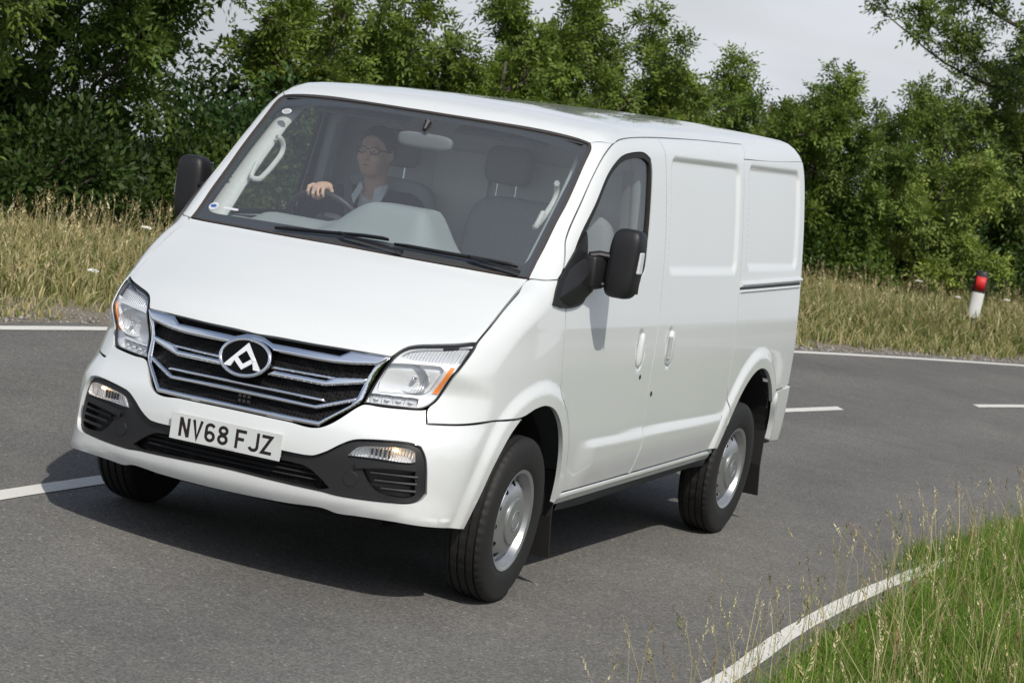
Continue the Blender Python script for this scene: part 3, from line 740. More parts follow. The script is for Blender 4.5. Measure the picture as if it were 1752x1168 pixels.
# ================================================================== the van
# The shell is one implicit surface (side walls, and a cover that runs from bumper over bonnet, screen and roof to the tail, met by a
# rounded edge). Each panel is an outline on that surface, meshed on its own, with folded-in edges that leave real shut lines.
PHI = -0.046916                       # the body leans over on its springs in the bend
def body(V):
    V = np.asarray(V, float); c, s = math.cos(PHI), math.sin(PHI); y, z = V[..., 1], V[..., 2]-.4
    return np.stack([V[..., 0], c*y+s*z, -s*y+c*z+.4], -1)
PROFILE = [(.60,.262,.08),(.81,.270,.10),(.862,.318,.115),(.888,.352,.12),(.905,.390,.13),(.9065,.43,.15),(.905,.50,.18),(.90,.60,.18),(.885,.68,.17),(.862,.74,.16),(.838,.80,.15),(.812,.885,.13),(.785,.955,.12),
(.752,1.005,.11),(.70,1.055,.11),(.62,1.110,.10),(.50,1.175,.09),(.36,1.245,.08),(.20,1.318,.08),(.07,1.38,.08),(-.09,1.535,.08),(-.25,1.69,.08),(-.40,1.837,.08),(-.55,1.978,.08),(-.64,2.035,.09),
(-.75,2.068,.10),(-.95,2.090,.11),(-1.5,2.107,.12),(-3.0,2.138,.12),(-3.78,2.150,.11),(-3.92,2.142,.10),(-3.995,2.10,.10),(-4.02,2.02,.09),(-4.025,1.8,.08),(-4.03,1.0,.07),(-4.03,.46,.07),(-4.0,.41,.06),(-3.8,.40,.06),(-2.,.352,.05),(-.5,.300,.05)]
def catmull(P, n, closed=True):
    P = np.array(P, float); N = len(P); out = []
    d = lambda a, b: max(np.linalg.norm(a[:2]-b[:2])**.5, 1e-4)
    for i in range(N):
        p0, p1, p2, p3 = P[(i-1) % N], P[i], P[(i+1) % N], P[(i+2) % N]
        t0 = 0; t1 = t0+d(p0, p1); t2 = t1+d(p1, p2); t3 = t2+d(p2, p3)
        for t in np.linspace(t1, t2, max(2, int(np.linalg.norm(p2[:2]-p1[:2])/n)+1), endpoint=False):
            A1 = (t1-t)/(t1-t0)*p0+(t-t0)/(t1-t0)*p1; A2 = (t2-t)/(t2-t1)*p1+(t-t1)/(t2-t1)*p2; A3 = (t3-t)/(t3-t2)*p2+(t-t2)/(t3-t2)*p3
            B1 = (t2-t)/(t2-t0)*A1+(t-t0)/(t2-t0)*A2; B2 = (t3-t)/(t3-t1)*A2+(t-t1)/(t3-t1)*A3
            out.append((t2-t)/(t2-t1)*B1+(t-t1)/(t2-t1)*B2)
    return np.array(out)
PA = catmull(PROFILE, .02); PB = np.roll(PA, -1, 0); PD = PB[:, :2]-PA[:, :2]; PL2 = (PD**2).sum(1); NP = len(PA)
area = np.sum(PA[:, 0]*PB[:, 1]-PB[:, 0]*PA[:, 1])/2; ORI = 1 if area > 0 else -1
# lookup of the nearest profile segment on a coarse grid
LX, LZ, LS = -4.6, -.2, .02; LNX, LNZ = 310, 140
lx, lz = np.meshgrid(LX+LS*np.arange(LNX), LZ+LS*np.arange(LNZ), indexing='ij')
LOOK = np.empty(LNX*LNZ, int); q = np.stack([lx.ravel(), lz.ravel()], 1); mid_ = (PA[:, :2]+PB[:, :2])/2
for a in range(0, len(q), 3000): LOOK[a:a+3000] = ((q[a:a+3000, None]-mid_[None])**2).sum(-1).argmin(1)
fa = pch([.3,.45,.66,.76,.86,.98,1.08,1.2,1.36,1.7,1.98,2.1,2.2], [.24,.24,.25,.33,.36,.24,.19,.17,.14,.13,.12,.05,.0])
fax = pch([-4.2,-1.5,-.7,2.], [0,0,1,1])
fc = pch([-4.1,-1,-.55,0,.4,.7,.9], [.055,.06,.045,.03,.06,.05,.0])
fS = pch([.28,.36,.5,.7,.95,1.15,1.3,1.45,1.65,1.85,2.0,2.15], [.935,.95,.968,.978,.980,.970,.957,.943,.921,.893,.864,.82])
fT = pch([.3,.62,.72,.95,1.1,1.36,2.], [.06,.07,.09,.145,.165,.11,.10])
ARCH_F = np.array([(.475,.28),(.452,.345),(.408,.47),(.335,.60),(.245,.705),(.135,.775),(.02,.812),(-.082,.819),(-.19,.791),(-.285,.72),(-.345,.625),(-.385,.50),(-.405,.36),(-.41,.28)])
ARCH_R = np.array([(-2.665,.30),(-2.69,.424),(-2.78,.575),(-2.901,.705),(-3.027,.80),(-3.162,.857),(-3.276,.868),(-3.40,.842),(-3.51,.77),(-3.60,.665),(-3.645,.55),(-3.655,.43),(-3.655,.3)])
def dense(L, n=30):
    t = np.arange(len(L)); q = np.linspace(0, len(L)-1, n); return np.stack([catmull_1d(L[:, k], q) for k in (0, 1)], 1)
def catmull_1d(v, q):
    v = np.concatenate([[2*v[0]-v[1]], v, [2*v[-1]-v[-2]]]); i = np.minimum(q.astype(int), len(v)-4); t = q-i
    a, b, c, d = v[i], v[i+1], v[i+2], v[i+3]; return .5*(2*b+(c-a)*t+(2*a-5*b+4*c-d)*t*t+(3*b-a-3*c+d)*t**3)
ARCH_FD, ARCH_RD = dense(ARCH_F), dense(ARCH_R)
def pdist(x, z, L):
    d = np.full(np.shape(x), 9.)
    for (a, b), (c, e) in zip(L[:-1], L[1:]):
        ux, uz = c-a, e-b; t = np.clip(((x-a)*ux+(z-b)*uz)/(ux*ux+uz*uz), 0, 1)
        d = np.minimum(d, np.hypot(x-a-t*ux, z-b-t*uz))
    return d
def rrect(x, z, x0, x1, z0, z1, r):
    qx = np.abs(x-(x0+x1)/2)-(x1-x0)/2+r; qz = np.abs(z-(z0+z1)/2)-(z1-z0)/2+r
    return np.hypot(np.maximum(qx, 0), np.maximum(qz, 0))+np.minimum(np.maximum(qx, qz), 0)-r
def sill_z(x): return .397-.0265*(x+.49)
def feat(x, y, z):
    """pressed shapes of the side wall: arch flares, lower swage, sunk panels, handle dishes (y < 0 is the other side, same pressings)"""
    f = np.zeros(np.shape(x))
    fl = .020*(1-sstep(.055, .12, pdist(x, z, ARCH_FD))); f = np.maximum(f, fl)
    f = np.maximum(f, .020*(1-sstep(.06, .125, pdist(x, z, ARCH_RD))))
    zu = .648+.022*np.clip((-.75-x)/2., 0, 1.2)+.03*0; zl = zu-.055
    on = sstep(-.56, -.80, x)*sstep(-2.86, -2.70, x)
    sw = .016*(1-sstep(zl, zu, z))*sstep(sill_z(x)-.02, sill_z(x)+.14, z)-.004*np.exp(-((z-zu)/.008)**2)
    f = np.maximum(f, sw*on*(f < .001)+f*(f >= .001))
    for x0, x1, z0, z1 in ((-2.665, -1.525, 1.385, 1.965), (-3.86, -2.815, 1.405, 1.975)):
        f = f-.017*sstep(.0, -.042, rrect(x, z, x0, x1, z0, z1, .075))
    for xc, zc in ((-1.225, 1.035), (-1.645, 1.035)):
        f = f-.012*sstep(1.0, .72, np.hypot((x-xc)/.062, (z-zc)/.105))
    return f
def side(x, z): return fS(z)-fT(z)*np.maximum(x+.25, 0)**2-.005*np.maximum(-x-1.6, 0)**2
def Fn(P):
    """> 0 inside the body"""
    x, y, z = P[:, 0], np.abs(P[:, 1]), P[:, 2]; y2 = np.minimum(y, 1.1)**2
    X = x+fa(z)*fax(x)*y2; Z = z+fc(x)*y2
    i0 = LOOK[np.clip(((X-LX)/LS+.5).astype(int), 0, LNX-1)*LNZ+np.clip(((Z-LZ)/LS+.5).astype(int), 0, LNZ-1)]
    best = np.full(len(X), 1e9); sd = np.zeros(len(X)); r = np.zeros(len(X))
    for o in range(-3, 4):
        i = (i0+o) % NP; ax, az = PA[i, 0], PA[i, 1]; t = np.clip(((X-ax)*PD[i, 0]+(Z-az)*PD[i, 1])/PL2[i], 0, 1)
        ex, ez = X-ax-t*PD[i, 0], Z-az-t*PD[i, 1]; d2 = ex*ex+ez*ez; m = d2 < best
        sg = np.sign(PD[i, 0]*(Z-az)-PD[i, 1]*(X-ax))*ORI
        best = np.where(m, d2, best); sd = np.where(m, np.sqrt(d2)*sg, sd); r = np.where(m, PA[i, 2]*(1-t)+PB[i, 2]*t, r)
    ds = side(x, z)+feat(x, y, z)-y
    a, b = np.maximum(r-sd, 0), np.maximum(r-ds, 0)
    return np.where((a > 0) & (b > 0), r-np.sqrt(a*a+b*b), np.minimum(sd, ds))
def grad(P, e=.0025):
    g = np.stack([Fn(P+np.eye(3)[k]*e)-Fn(P-np.eye(3)[k]*e) for k in range(3)], 1)
    return -g/(np.linalg.norm(g, axis=1)[:, None]+1e-12)      # outward
def trace(O, D, n=34):
    O = np.asarray(O, float); t = np.zeros(len(O)); act = np.arange(len(O))
    for k in range(n):
        f = Fn(O[act]+t[act, None]*D[act]); t[act] -= .8*f; act = act[np.abs(f) > 2e-5]
        if not len(act): break
    return O+t[:, None]*D
class Ortho:
    def __init__(s, n): s.n = np.array(n, float)/np.linalg.norm(n); s.e1 = np.cross([0, 0, 1], s.n); s.e1 /= np.linalg.norm(s.e1); s.e2 = np.cross(s.n, s.e1)
    def to2(s, P): return np.stack([P@s.e1, P@s.e2], -1)
    def lift(s, U, P3): return trace(U[:, :1]*s.e1+U[:, 1:]*s.e2+s.n*((P3@s.n).max()+.10), np.broadcast_to(-s.n, (len(U), 3)), 44)
class CylX:      # rays towards the axis y=0, z=z0 (for the roof)
    def __init__(s, z0): s.z0 = z0
    def to2(s, P): return np.stack([P[..., 0], np.arctan2(P[..., 1], P[..., 2]-s.z0)*.9], -1)
    def lift(s, U, P3):
        a = U[:, 1]/.9; O = np.stack([U[:, 0], 1.5*np.sin(a), s.z0+1.5*np.cos(a)], 1); return trace(O, np.stack([0*a, -np.sin(a), -np.cos(a)], 1), 44)
class CylZ:      # rays towards the axis x=x0, y=0 (for the bumpers)
    def __init__(s, x0, sg=1): s.x0 = x0; s.sg = sg
    def to2(s, P): return np.stack([np.arctan2(P[..., 1], s.sg*(P[..., 0]-s.x0)), P[..., 2]], -1)
    def lift(s, U, P3):
        c, q = np.cos(U[:, 0]), np.sin(U[:, 0]); O = np.stack([s.x0+s.sg*1.5*c, 1.5*q, U[:, 1]], 1); return trace(O, np.stack([-s.sg*c, -q, 0*c], 1), 44)
def fair(P, h, closed=True, corner=38, dense=.35):
    """resample an outline: smooth through its points, sharp where it turns hard"""
    P = np.array(P, float); N = len(P); out = []
    if np.linalg.norm(P[0]-P[-1]) < 1e-6: P = P[:-1]; N -= 1
    def turn(i):
        a, b = P[i]-P[(i-1) % N], P[(i+1) % N]-P[i]; return math.degrees(math.acos(np.clip(a@b/(np.linalg.norm(a)*np.linalg.norm(b)+1e-12), -1, 1)))
    sharp = [turn(i) > corner for i in range(N)]
    for i in range(N):
        p1, p2 = P[i], P[(i+1) % N]; p0 = P[(i-1) % N] if not sharp[i] else 2*p1-p2; p3 = P[(i+2) % N] if not sharp[(i+1) % N] else 2*p2-p1
        L = np.linalg.norm(p2-p1); d = lambda a, b: max(np.linalg.norm(a-b)**.5, 1e-4)
        t1 = d(p0, p1); t2 = t1+L**.5+1e-9; t3 = t2+d(p2, p3)
        for t in np.linspace(t1, t2, max(1, int(math.ceil(L/h))), endpoint=False):
            A1 = (t1-t)/t1*p0+t/t1*p1; A2 = (t2-t)/(t2-t1)*p1+(t-t1)/(t2-t1)*p2; A3 = (t3-t)/(t3-t2)*p2+(t-t2)/(t3-t2)*p3
            B1 = (t2-t)/t2*A1+t/t2*A2; B2 = (t3-t)/(t3-t1)*A2+(t-t1)/(t3-t1)*A3
            out.append((t2-t)/(t2-t1)*B1+(t-t1)/(t2-t1)*B2)
    return np.array(out)
def inset2(U, d):
    if d == 0: return U
    a = np.roll(U, -1, 0)-np.roll(U, 1, 0); n = np.stack([-a[:, 1], a[:, 0]], 1); n /= np.linalg.norm(n, axis=1)[:, None]+1e-12
    ar = np.sum(U[:, 0]*np.roll(U[:, 1], -1)-np.roll(U[:, 0], -1)*U[:, 1]); return U+n*d*(1 if ar > 0 else -1)
def inpoly(Q, L):
    x, y = Q[:, 0:1], Q[:, 1:2]; a, b = L, np.roll(L, -1, 0)
    c = ((a[:, 1] > y) != (b[:, 1] > y)) & (x < (b[:, 0]-a[:, 0])*(y-a[:, 1])/(b[:, 1]-a[:, 1]+1e-15)+a[:, 0])
    return c.sum(1) % 2 == 1
def lmin(Q, L):
    d = np.full(len(Q), 9.)
    for a, b in zip(L, np.roll(L, -1, 0)):
        u = b-a; t = np.clip(((Q-a)@u)/(u@u+1e-15), 0, 1); d = np.minimum(d, np.hypot(*(Q-a-t[:, None]*u).T))
    return d
def surf2(loops, h):
    """triangulate between loops (first outer, rest holes) with a regular fill of points"""
    O = loops[0]; lo, hi = O.min(0), O.max(0)
    gx_, gy_ = np.meshgrid(np.arange(lo[0]+h*.5, hi[0], h), np.arange(lo[1]+h*.5, hi[1], h*.9), indexing='ij'); gx_ = gx_+(np.arange(gx_.shape[1]) % 2)*h*.5
    Q = np.stack([gx_.ravel(), gy_.ravel()], 1); ok = inpoly(Q, O)
    for Hl in loops[1:]: ok &= ~inpoly(Q, Hl)
    Q = Q[ok]
    for L in loops:
        if len(Q): Q = Q[lmin(Q, L) > h*.42]
    V = np.concatenate(loops+[Q]); E = []; k = 0
    for L in loops: E += [(k+i, k+(i+1) % len(L)) for i in range(len(L))]; k += len(L)
    vo, eo, fo, *_ = delaunay_2d_cdt([Vector(q) for q in V.tolist()], E, [], 0, 1e-7)
    vo = np.array([tuple(q) for q in vo]); fo = np.array([f for f in fo if len(f) == 3])
    c = vo[fo].mean(1); ok = inpoly(c, O)
    for Hl in loops[1:]: ok &= ~inpoly(c, Hl)
    return vo, fo[ok]
def panel_mesh(outline, chart, h=.03, holes=(), inset=.0044, off=0.0, flange=.02, sym=False, hb=None, corner=38, fair_h=None, bevel=0.0, bw=.008):
    def full(L):
        L = np.array(L, float)
        if sym: M = L[::-1]*np.array([1, -1, 1]); M = M[np.abs(M[:, 1]) > .004]; L = np.concatenate([L, M])
        return L
    P3 = full(outline); loops = [inset2(fair(chart.to2(P3), fair_h or h*.7, corner=corner), inset)]
    for Hl, own in [(q if isinstance(q, tuple) and isinstance(q[1], bool) else (q, False)) for q in holes]:
        L = np.array(Hl, float) if own else full(Hl)
        loops.append(inset2(fair(chart.to2(L), fair_h or h*.7, corner=corner), -inset))
    U, T = surf2(loops, h)
    V = chart.lift(U, P3); N = grad(V)
    a = V[T]; nf = np.cross(a[:, 1]-a[:, 0], a[:, 2]-a[:, 0]); fl = (nf*N[T[:, 0]]).sum(1) < 0; T[fl] = T[fl][:, ::-1]
    if bevel:
        d_ = np.min([lmin(U, L) for L in loops], axis=0); V = V-N*(bevel*(1-np.minimum(d_/bw, 1))**2)[:, None]; N_keep = N; V = V+N*off; nrm_off = True
    else: V = V+N*off; nrm_off = False
    nv = len(V); Fl = [tuple(f) for f in T]
    if flange:
        ed = {}
        for f in T:
            for i in range(3):
                e = (f[i], f[(i+1) % 3]); ed[e] = ed.get(e, 0)+1
        be = [e for e in ed if (e[1], e[0]) not in ed]; ids = sorted({i for e in be for i in e}); mp = {i: nv+k for k, i in enumerate(ids)}; m = len(ids)
        ring = V[ids]; low = ring-N[ids]*flange
        V = np.concatenate([V, ring, low]); N = np.concatenate([N, np.zeros((2*m, 3))])
        Fl += [(mp[e[1]], mp[e[0]], mp[e[0]]+m, mp[e[1]]+m) for e in be]
    if nrm_off: N = np.zeros_like(N)
    return V, Fl, N
def panel(name, outline, chart, mat, parent, mirrored=False, label=None, **kw):
    V, Fl, N = panel_mesh(outline, chart, **kw)
    c, s = math.cos(PHI), math.sin(PHI)
    def rotn(n): return np.stack([n[:, 0], c*n[:, 1]+s*n[:, 2], -s*n[:, 1]+c*n[:, 2]], 1)
    o = make(name, body(V), Fl, mat, parent, smooth=True, normals=rotn(N))
    if label: o['label'] = label
    if not mirrored: return o
    o2 = make(name, body(mirror_y(V)), [f[::-1] for f in Fl], mat, mirrored if mirrored is not True else parent, smooth=True, normals=rotn(mirror_y(N)))
    return o, o2

van = empty('delivery_van', (0, 0, 0), 'white panel van with chrome grille and black door mirrors on the road', 'van')

# ---------------- outlines on the body (x, y, z), near (van's left) side
HOOD = [(.768,0,.985),(.764,.072,.987),(.75,.24,.988),(.728,.364,.989),(.703,.472,.99),(.672,.578,.989),(.659,.589,1.003),(.645,.598,1.016),(.616,.621,1.038),(.59,.653,1.05),(.555,.706,1.06),(.49,.794,1.078),(.432,.841,1.089),
        (.335,.844,1.152),(.215,.843,1.225),(.10,.842,1.288),(-.022,.841,1.354),(.01,.734,1.354),(.058,.51,1.357),(.086,.321,1.359),(.098,.156,1.36),(.101,0,1.361)]
SCREEN = [(.101,0,1.361),(.098,.156,1.361),(.084,.32,1.359),(.056,.509,1.358),(.008,.733,1.355),(-.028,.841,1.358),(-.15,.836,1.478),(-.278,.830,1.605),(-.364,.829,1.688),(-.548,.812,1.871),(-.625,.803,1.944),(-.648,.787,1.967),(-.648,.737,1.976),(-.593,.341,1.994),(-.576,.142,1.996),(-.573,0,1.996)]
SCREEN_IN = [(.022,0,1.418),(.020,.11,1.418),(-.009,.47,1.414),(-.060,.749,1.408),(-.076,.778,1.417),(-.111,.787,1.451),(-.25,.783,1.588),(-.386,.778,1.722),(-.545,.767,1.881),(-.568,.752,1.906),(-.572,.724,1.917),(-.548,.367,1.955),(-.532,.168,1.959),(-.526,0,1.959)]
DOOR_F = [(-.122,.934,1.368),(-.165,.93,1.40),(-.205,.915,1.47),(-.233,.899,1.523),(-.274,.888,1.57),(-.405,.876,1.698),(-.52,.867,1.81),(-.63,.858,1.905),(-.70,.853,1.948),(-.765,.848,1.976),(-.84,.842,1.995),(-.931,.835,2.007),(-1.144,.826,2.022),(-1.435,.815,2.034)]
DOOR_FL = [(-.122,.934,1.368),(-.150,.954,1.316),(-.202,.961,1.253),(-.214,.969,1.163),(-.219,.974,1.081),(-.247,.98,.895),(-.279,.98,.846),(-.361,.979,.777),(-.417,.978,.697),(-.446,.974,.599),(-.458,.967,.483),(-.474,.958,.397)]
BLINE = [(-1.435,.815,2.034),(-1.436,.838,2.012),(-1.438,.855,1.99),(-1.441,.868,1.968),(-1.446,.885,1.89),(-1.452,.901,1.799),(-1.466,.933,1.542),(-1.460,.955,1.327),(-1.45,.97,1.145),(-1.425,.98,.971),(-1.42,.98,.844),(-1.43,.978,.69),(-1.432,.976,.62),(-1.40,.963,.45),(-1.388,.957,.421)]
SLIDE_R = [(-2.83,.80,2.068),(-2.80,.829,2.036),(-2.735,.858,1.992),(-2.722,.873,1.93),(-2.724,.94,1.413),(-2.724,.966,1.11),(-2.722,.973,.86),(-2.722,.973,.80)]
PILLAR = [(-.028,.841,1.358),(-.15,.836,1.478),(-.278,.830,1.605),(-.364,.829,1.688),(-.548,.812,1.871),(-.625,.803,1.944),(-.648,.787,1.967),(-.765,.848,1.976),(-.70,.853,1.948),(-.63,.858,1.905),(-.52,.867,1.81),(-.405,.876,1.698),(-.274,.888,1.57),(-.233,.899,1.523),(-.205,.915,1.47),(-.165,.93,1.40),(-.122,.934,1.368),(-.056,.895,1.36)]
WINDOW = [(-.225,.94,1.432),(-.34,.925,1.56),(-.50,.91,1.70),(-.643,.895,1.834),(-.741,.886,1.89),(-.835,.88,1.925),(-.997,.874,1.948),(-1.142,.874,1.952),(-1.22,.879,1.931),(-1.243,.887,1.883),(-1.236,.912,1.719),(-1.217,.933,1.55),(-1.195,.945,1.415),(-1.165,.949,1.385),(-1.08,.95,1.380),(-.60,.95,1.372),(-.26,.95,1.365)]
HEAD = [(.671,.583,.989),(.645,.598,1.017),(.616,.62,1.038),(.59,.654,1.05),(.556,.707,1.06),(.492,.794,1.077),(.433,.841,1.089),(.457,.844,1.068),(.52,.838,1.011),(.568,.821,.952),(.58,.788,.881),(.601,.772,.843),(.627,.749,.815),(.646,.725,.802),(.685,.653,.796),(.715,.589,.793),(.745,.518,.792),(.729,.523,.824),(.705,.541,.888),(.695,.563,.942),(.677,.580,.98)]
GRILLE_OUT = [(.77,0,.985),(.764,.072,.985),(.75,.24,.986),(.728,.364,.987),(.703,.472,.988),(.673,.576,.987),(.690,.556,.945),(.710,.530,.865),(.738,.512,.80),(.755,.494,.778),(.845,.381,.677),(.869,.248,.677),(.881,.117,.679),(.884,0,.680)]
BUMPER = [(.884,0,.678),(.881,.117,.677),(.869,.248,.675),(.845,.384,.674),(.755,.499,.776),(.742,.518,.789),(.715,.589,.790),(.685,.653,.793),(.646,.725,.799),(.632,.752,.805),(.653,.77,.748),(.545,.871,.757),(.367,.94,.775),(.150,.966,.781),
          (.245,.960,.705),(.335,.95,.60),(.408,.94,.47),(.452,.90,.345),(.462,.90,.325),(.60,.87,.334),(.70,.82,.338),(.76,.757,.341),(.80,.60,.338),(.818,.505,.334),(.838,.447,.346),(.87,.30,.338),(.885,0,.334)]
INTAKE = [(.903,0,.553),(.888,.257,.550),(.872,.36,.550),(.866,.391,.555),(.854,.44,.581),(.839,.487,.616),(.822,.533,.643),(.807,.575,.653),(.737,.751,.668),(.720,.787,.659),(.713,.811,.617),(.703,.834,.474),(.716,.819,.449),(.745,.786,.431),(.844,.514,.413),(.862,.437,.419),(.875,.366,.421),(.895,.228,.426),(.907,0,.433)]
nF, nSide, nHL = Ortho((1, 0, .12)), Ortho((0, 1, .18)), Ortho((1, .75, .25))

# bonnet, fenders, roof, pillars, bumper
panel('bonnet', HOOD, Ortho((.62, 0, .78)), 'white_paint', van, sym=True, h=.035)
fend = [(.432,.841,1.089),(.335,.844,1.152),(.215,.843,1.225),(.10,.842,1.288),(-.022,.841,1.354),(-.056,.895,1.36)]+DOOR_FL[:9]+[(-.446,.974,.599),(-.458,.967,.483),(-.470,.96,.40)]+[(-.405,.96,.36),(-.385,.968,.50),(-.345,.975,.625),(-.285,.978,.72),(-.19,.979,.791),(-.082,.976,.819),(.02,.972,.812),(.150,.966,.781)]+[(.367,.94,.775),(.545,.871,.757),(.653,.77,.748),(.632,.752,.805),(.601,.772,.843),(.581,.788,.881),(.568,.823,.952),(.52,.840,1.011),(.457,.846,1.068)]
panel('fender', fend, Ortho((.42, 1, .28)), 'white_paint', van, mirrored=True, h=.0135)
panel('windscreen_pillar', PILLAR, Ortho((.5, .75, .45)), 'white_paint', van, mirrored=True, h=.025, inset=.0012)
ROOF = [(-.573,0,1.996),(-.576,.142,1.996),(-.593,.341,1.994),(-.648,.737,1.976),(-.648,.787,1.967)]+[(-.765,.848,1.976),(-.84,.842,1.995),(-.931,.835,2.007),(-1.144,.826,2.022),(-1.435,.815,2.034),(-2.0,.807,2.052),(-2.83,.80,2.068),(-2.80,.829,2.036),(-2.735,.858,1.992),(-3.2,.856,2.002),(-3.60,.846,2.014),(-3.93,.832,2.026),(-3.985,.70,2.085),(-3.99,.4,2.098),(-3.99,0,2.10)]
panel('roof', ROOF, CylX(1.15), 'white_paint', van, sym=True, h=.035, inset=.0012)
bump_o = panel('front_bumper', BUMPER, CylZ(-.15), 'white_paint', van, sym=True, holes=[INTAKE], h=.0125, flange=.03)
# doors and sides
def sill_run(x0, x1, n=10): return [(x, .955, float(sill_z(x))+.004) for x in np.linspace(x0, x1, n)]
door = list(DOOR_FL)+sill_run(-.50, -1.36, 7)+BLINE[::-1][0:]+DOOR_F[::-1][1:-1]
d1, d2 = panel('front_door', door, nSide, 'white_paint', van, mirrored=True, holes=[WINDOW], h=.021)
slide = BLINE+sill_run(-1.42, -2.672, 10)+[(-2.69,.96,.452),(-2.78,.97,.575),(-2.80,.97,.62),(-2.722,.973,.80)]+SLIDE_R[::-1][1:]+[(-2.0,.807,2.052)]
sd1, sd2 = panel('sliding_door', slide, nSide, 'white_paint', van, mirrored=True, h=.0165)
sd2.name = 'side_panel'
quart = SLIDE_R[2:]+[(-2.722,.973,.79),(-2.80,.97,.62),(-2.78,.97,.575)]+[(float(a), .97, float(b)) for a, b in ARCH_R[3:10]]+[(-3.66,.955,.725),(-3.93,.951,.742),(-3.965,.945,.75),(-3.985,.93,1.2),(-3.985,.90,1.6),(-3.965,.85,1.9),(-3.93,.832,2.026),(-3.60,.846,2.014),(-3.2,.856,2.002)]
panel('rear_quarter_panel', quart, nSide, 'white_paint', van, mirrored=True, h=.0165)
rearb = [(-4.035,0,.742),(-4.035,.6,.742),(-4.02,.88,.742),(-3.93,.951,.738),(-3.66,.955,.72),(-3.645,.96,.668),(-3.675,.95,.55),(-3.68,.94,.44),(-3.80,.94,.43),(-3.99,.9,.42),(-4.03,.6,.42),(-4.035,0,.42)]
panel('rear_bumper', rearb, CylZ(-3.3, -1), 'white_paint', van, sym=True, h=.022, off=.009, flange=.03)
tail = [(-4.03,0,.75),(-4.03,.90,.75),(-4.03,.88,1.2),(-4.03,.84,1.7),(-4.02,.78,2.0),(-4.0,.70,2.08),(-4.0,0,2.09)]
panel('rear_door', tail, Ortho((-1, 0, .02)), 'white_paint', van, sym=True, h=.06)
# ---------------- inner shell: closes the body behind the panels, open at the windows and wheels
SCR = Ortho((.69, 0, .72)); scr_poly = SCR.to2(np.concatenate([np.array(SCREEN), np.array(SCREEN)[::-1]*np.array([1, -1, 1])]))
win_poly = np.array(WINDOW)[:, [0, 2]]
st = np.concatenate([np.arange(-3.97, -1.4, .12), np.arange(-1.4, .46, .04)]); nang = 120
an = np.linspace(0, 2*np.pi, nang, endpoint=False); X, A_ = np.meshgrid(st, an, indexing='ij'); X, A_ = X.ravel(), A_.ravel()
O = np.stack([X, 1.35*np.sin(A_), 1.12+1.35*np.cos(A_)], 1); SV = trace(O, np.stack([0*A_, -np.sin(A_), -np.cos(A_)], 1), 44)
cen = np.stack([X, 0*X, 0*X+1.12], 1); SV = SV-grad(SV)*.032
I = (np.arange(len(st)-1)[:, None]*nang+np.arange(nang)); J = (np.arange(len(st)-1)[:, None]*nang+(np.arange(nang)+1) % nang)
Q = np.stack([I, J, J+nang, I+nang], -1).reshape(-1, 4); cq = SV[Q].mean(1)
kill = inpoly(SCR.to2(cq), scr_poly) & (cq[:, 2] > 1.3) & (cq[:, 0] > -.8)
kill |= inpoly(cq[:, [0, 2]], win_poly) & (np.abs(cq[:, 1]) > .6)
kill |= (cq[:, 2] < .40) & (cq[:, 0] > -.62)
for L in (ARCH_F, ARCH_R): kill |= (inpoly(cq[:, [0, 2]], L) | (pdist(cq[:, 0], cq[:, 2], L) < .05)) & (np.abs(cq[:, 1]) > .5)
Fl = [tuple(f) for f in Q[~kill]]+[tuple(k for k in ((len(st)-1)*nang+(j+nang//2) % nang for j in range(nang)) if SV[k, 2] > .45)]
make('body_shell', body(SV), Fl, 'trim_dark', van, smooth=True)
for xc, zc, rr in ((.02, .37, .455), (-3.17, .40, .488)):
    for sg in (1, -1):
        a = np.linspace(.02, math.pi-.02, 26); V = []
        for y in (.885 if xc > -1 else .945, .56): V += [(xc+rr*math.cos(q), sg*y, zc+rr*math.sin(q)) for q in a]
        n = len(a); Fl = [(k, k+1, n+k+1, n+k) for k in range(n-1)]+[tuple(n+k for k in range(n))]
        make('wheel_arch_liner', body(V), Fl, 'dark_gap', van, smooth=False)
MB().box((-1.75, 0, .285), (4.2, 1.0, .10)).box((.30, 0, .41), (.64, 1.3, .1)).box((-2.05, -.35, .28), (1.0, .5, .20)).box((-1.9, .52, .30), (1.1, .35, .12)).box((-3.1, 0, .34), (.10, 1.5, .09)).box((0, 0, .30), (.10, 1.5, .09)).build('underbody', 'dark_gap', van, xf=body)
# sill below the doors
for sg in (1, -1):
    m = MB()
    xs = np.linspace(-.475, -2.675, 12); pr = [(.925, .0), (.952, .0), (.956, -.006), (.956, -.018), (.945, -.022), (.945, -.032), (.936, -.05), (.90, -.055)]
    V = [(x, sg*y, float(sill_z(x))+z) for x in xs for y, z in pr]; n = len(pr)
    m.add(V, [tuple((i*n+k, i*n+k+1, (i+1)*n+k+1, (i+1)*n+k)[::-sg]) for i in range(11) for k in range(n-1)])
    m.build('sill', 'white_paint', van, xf=body)

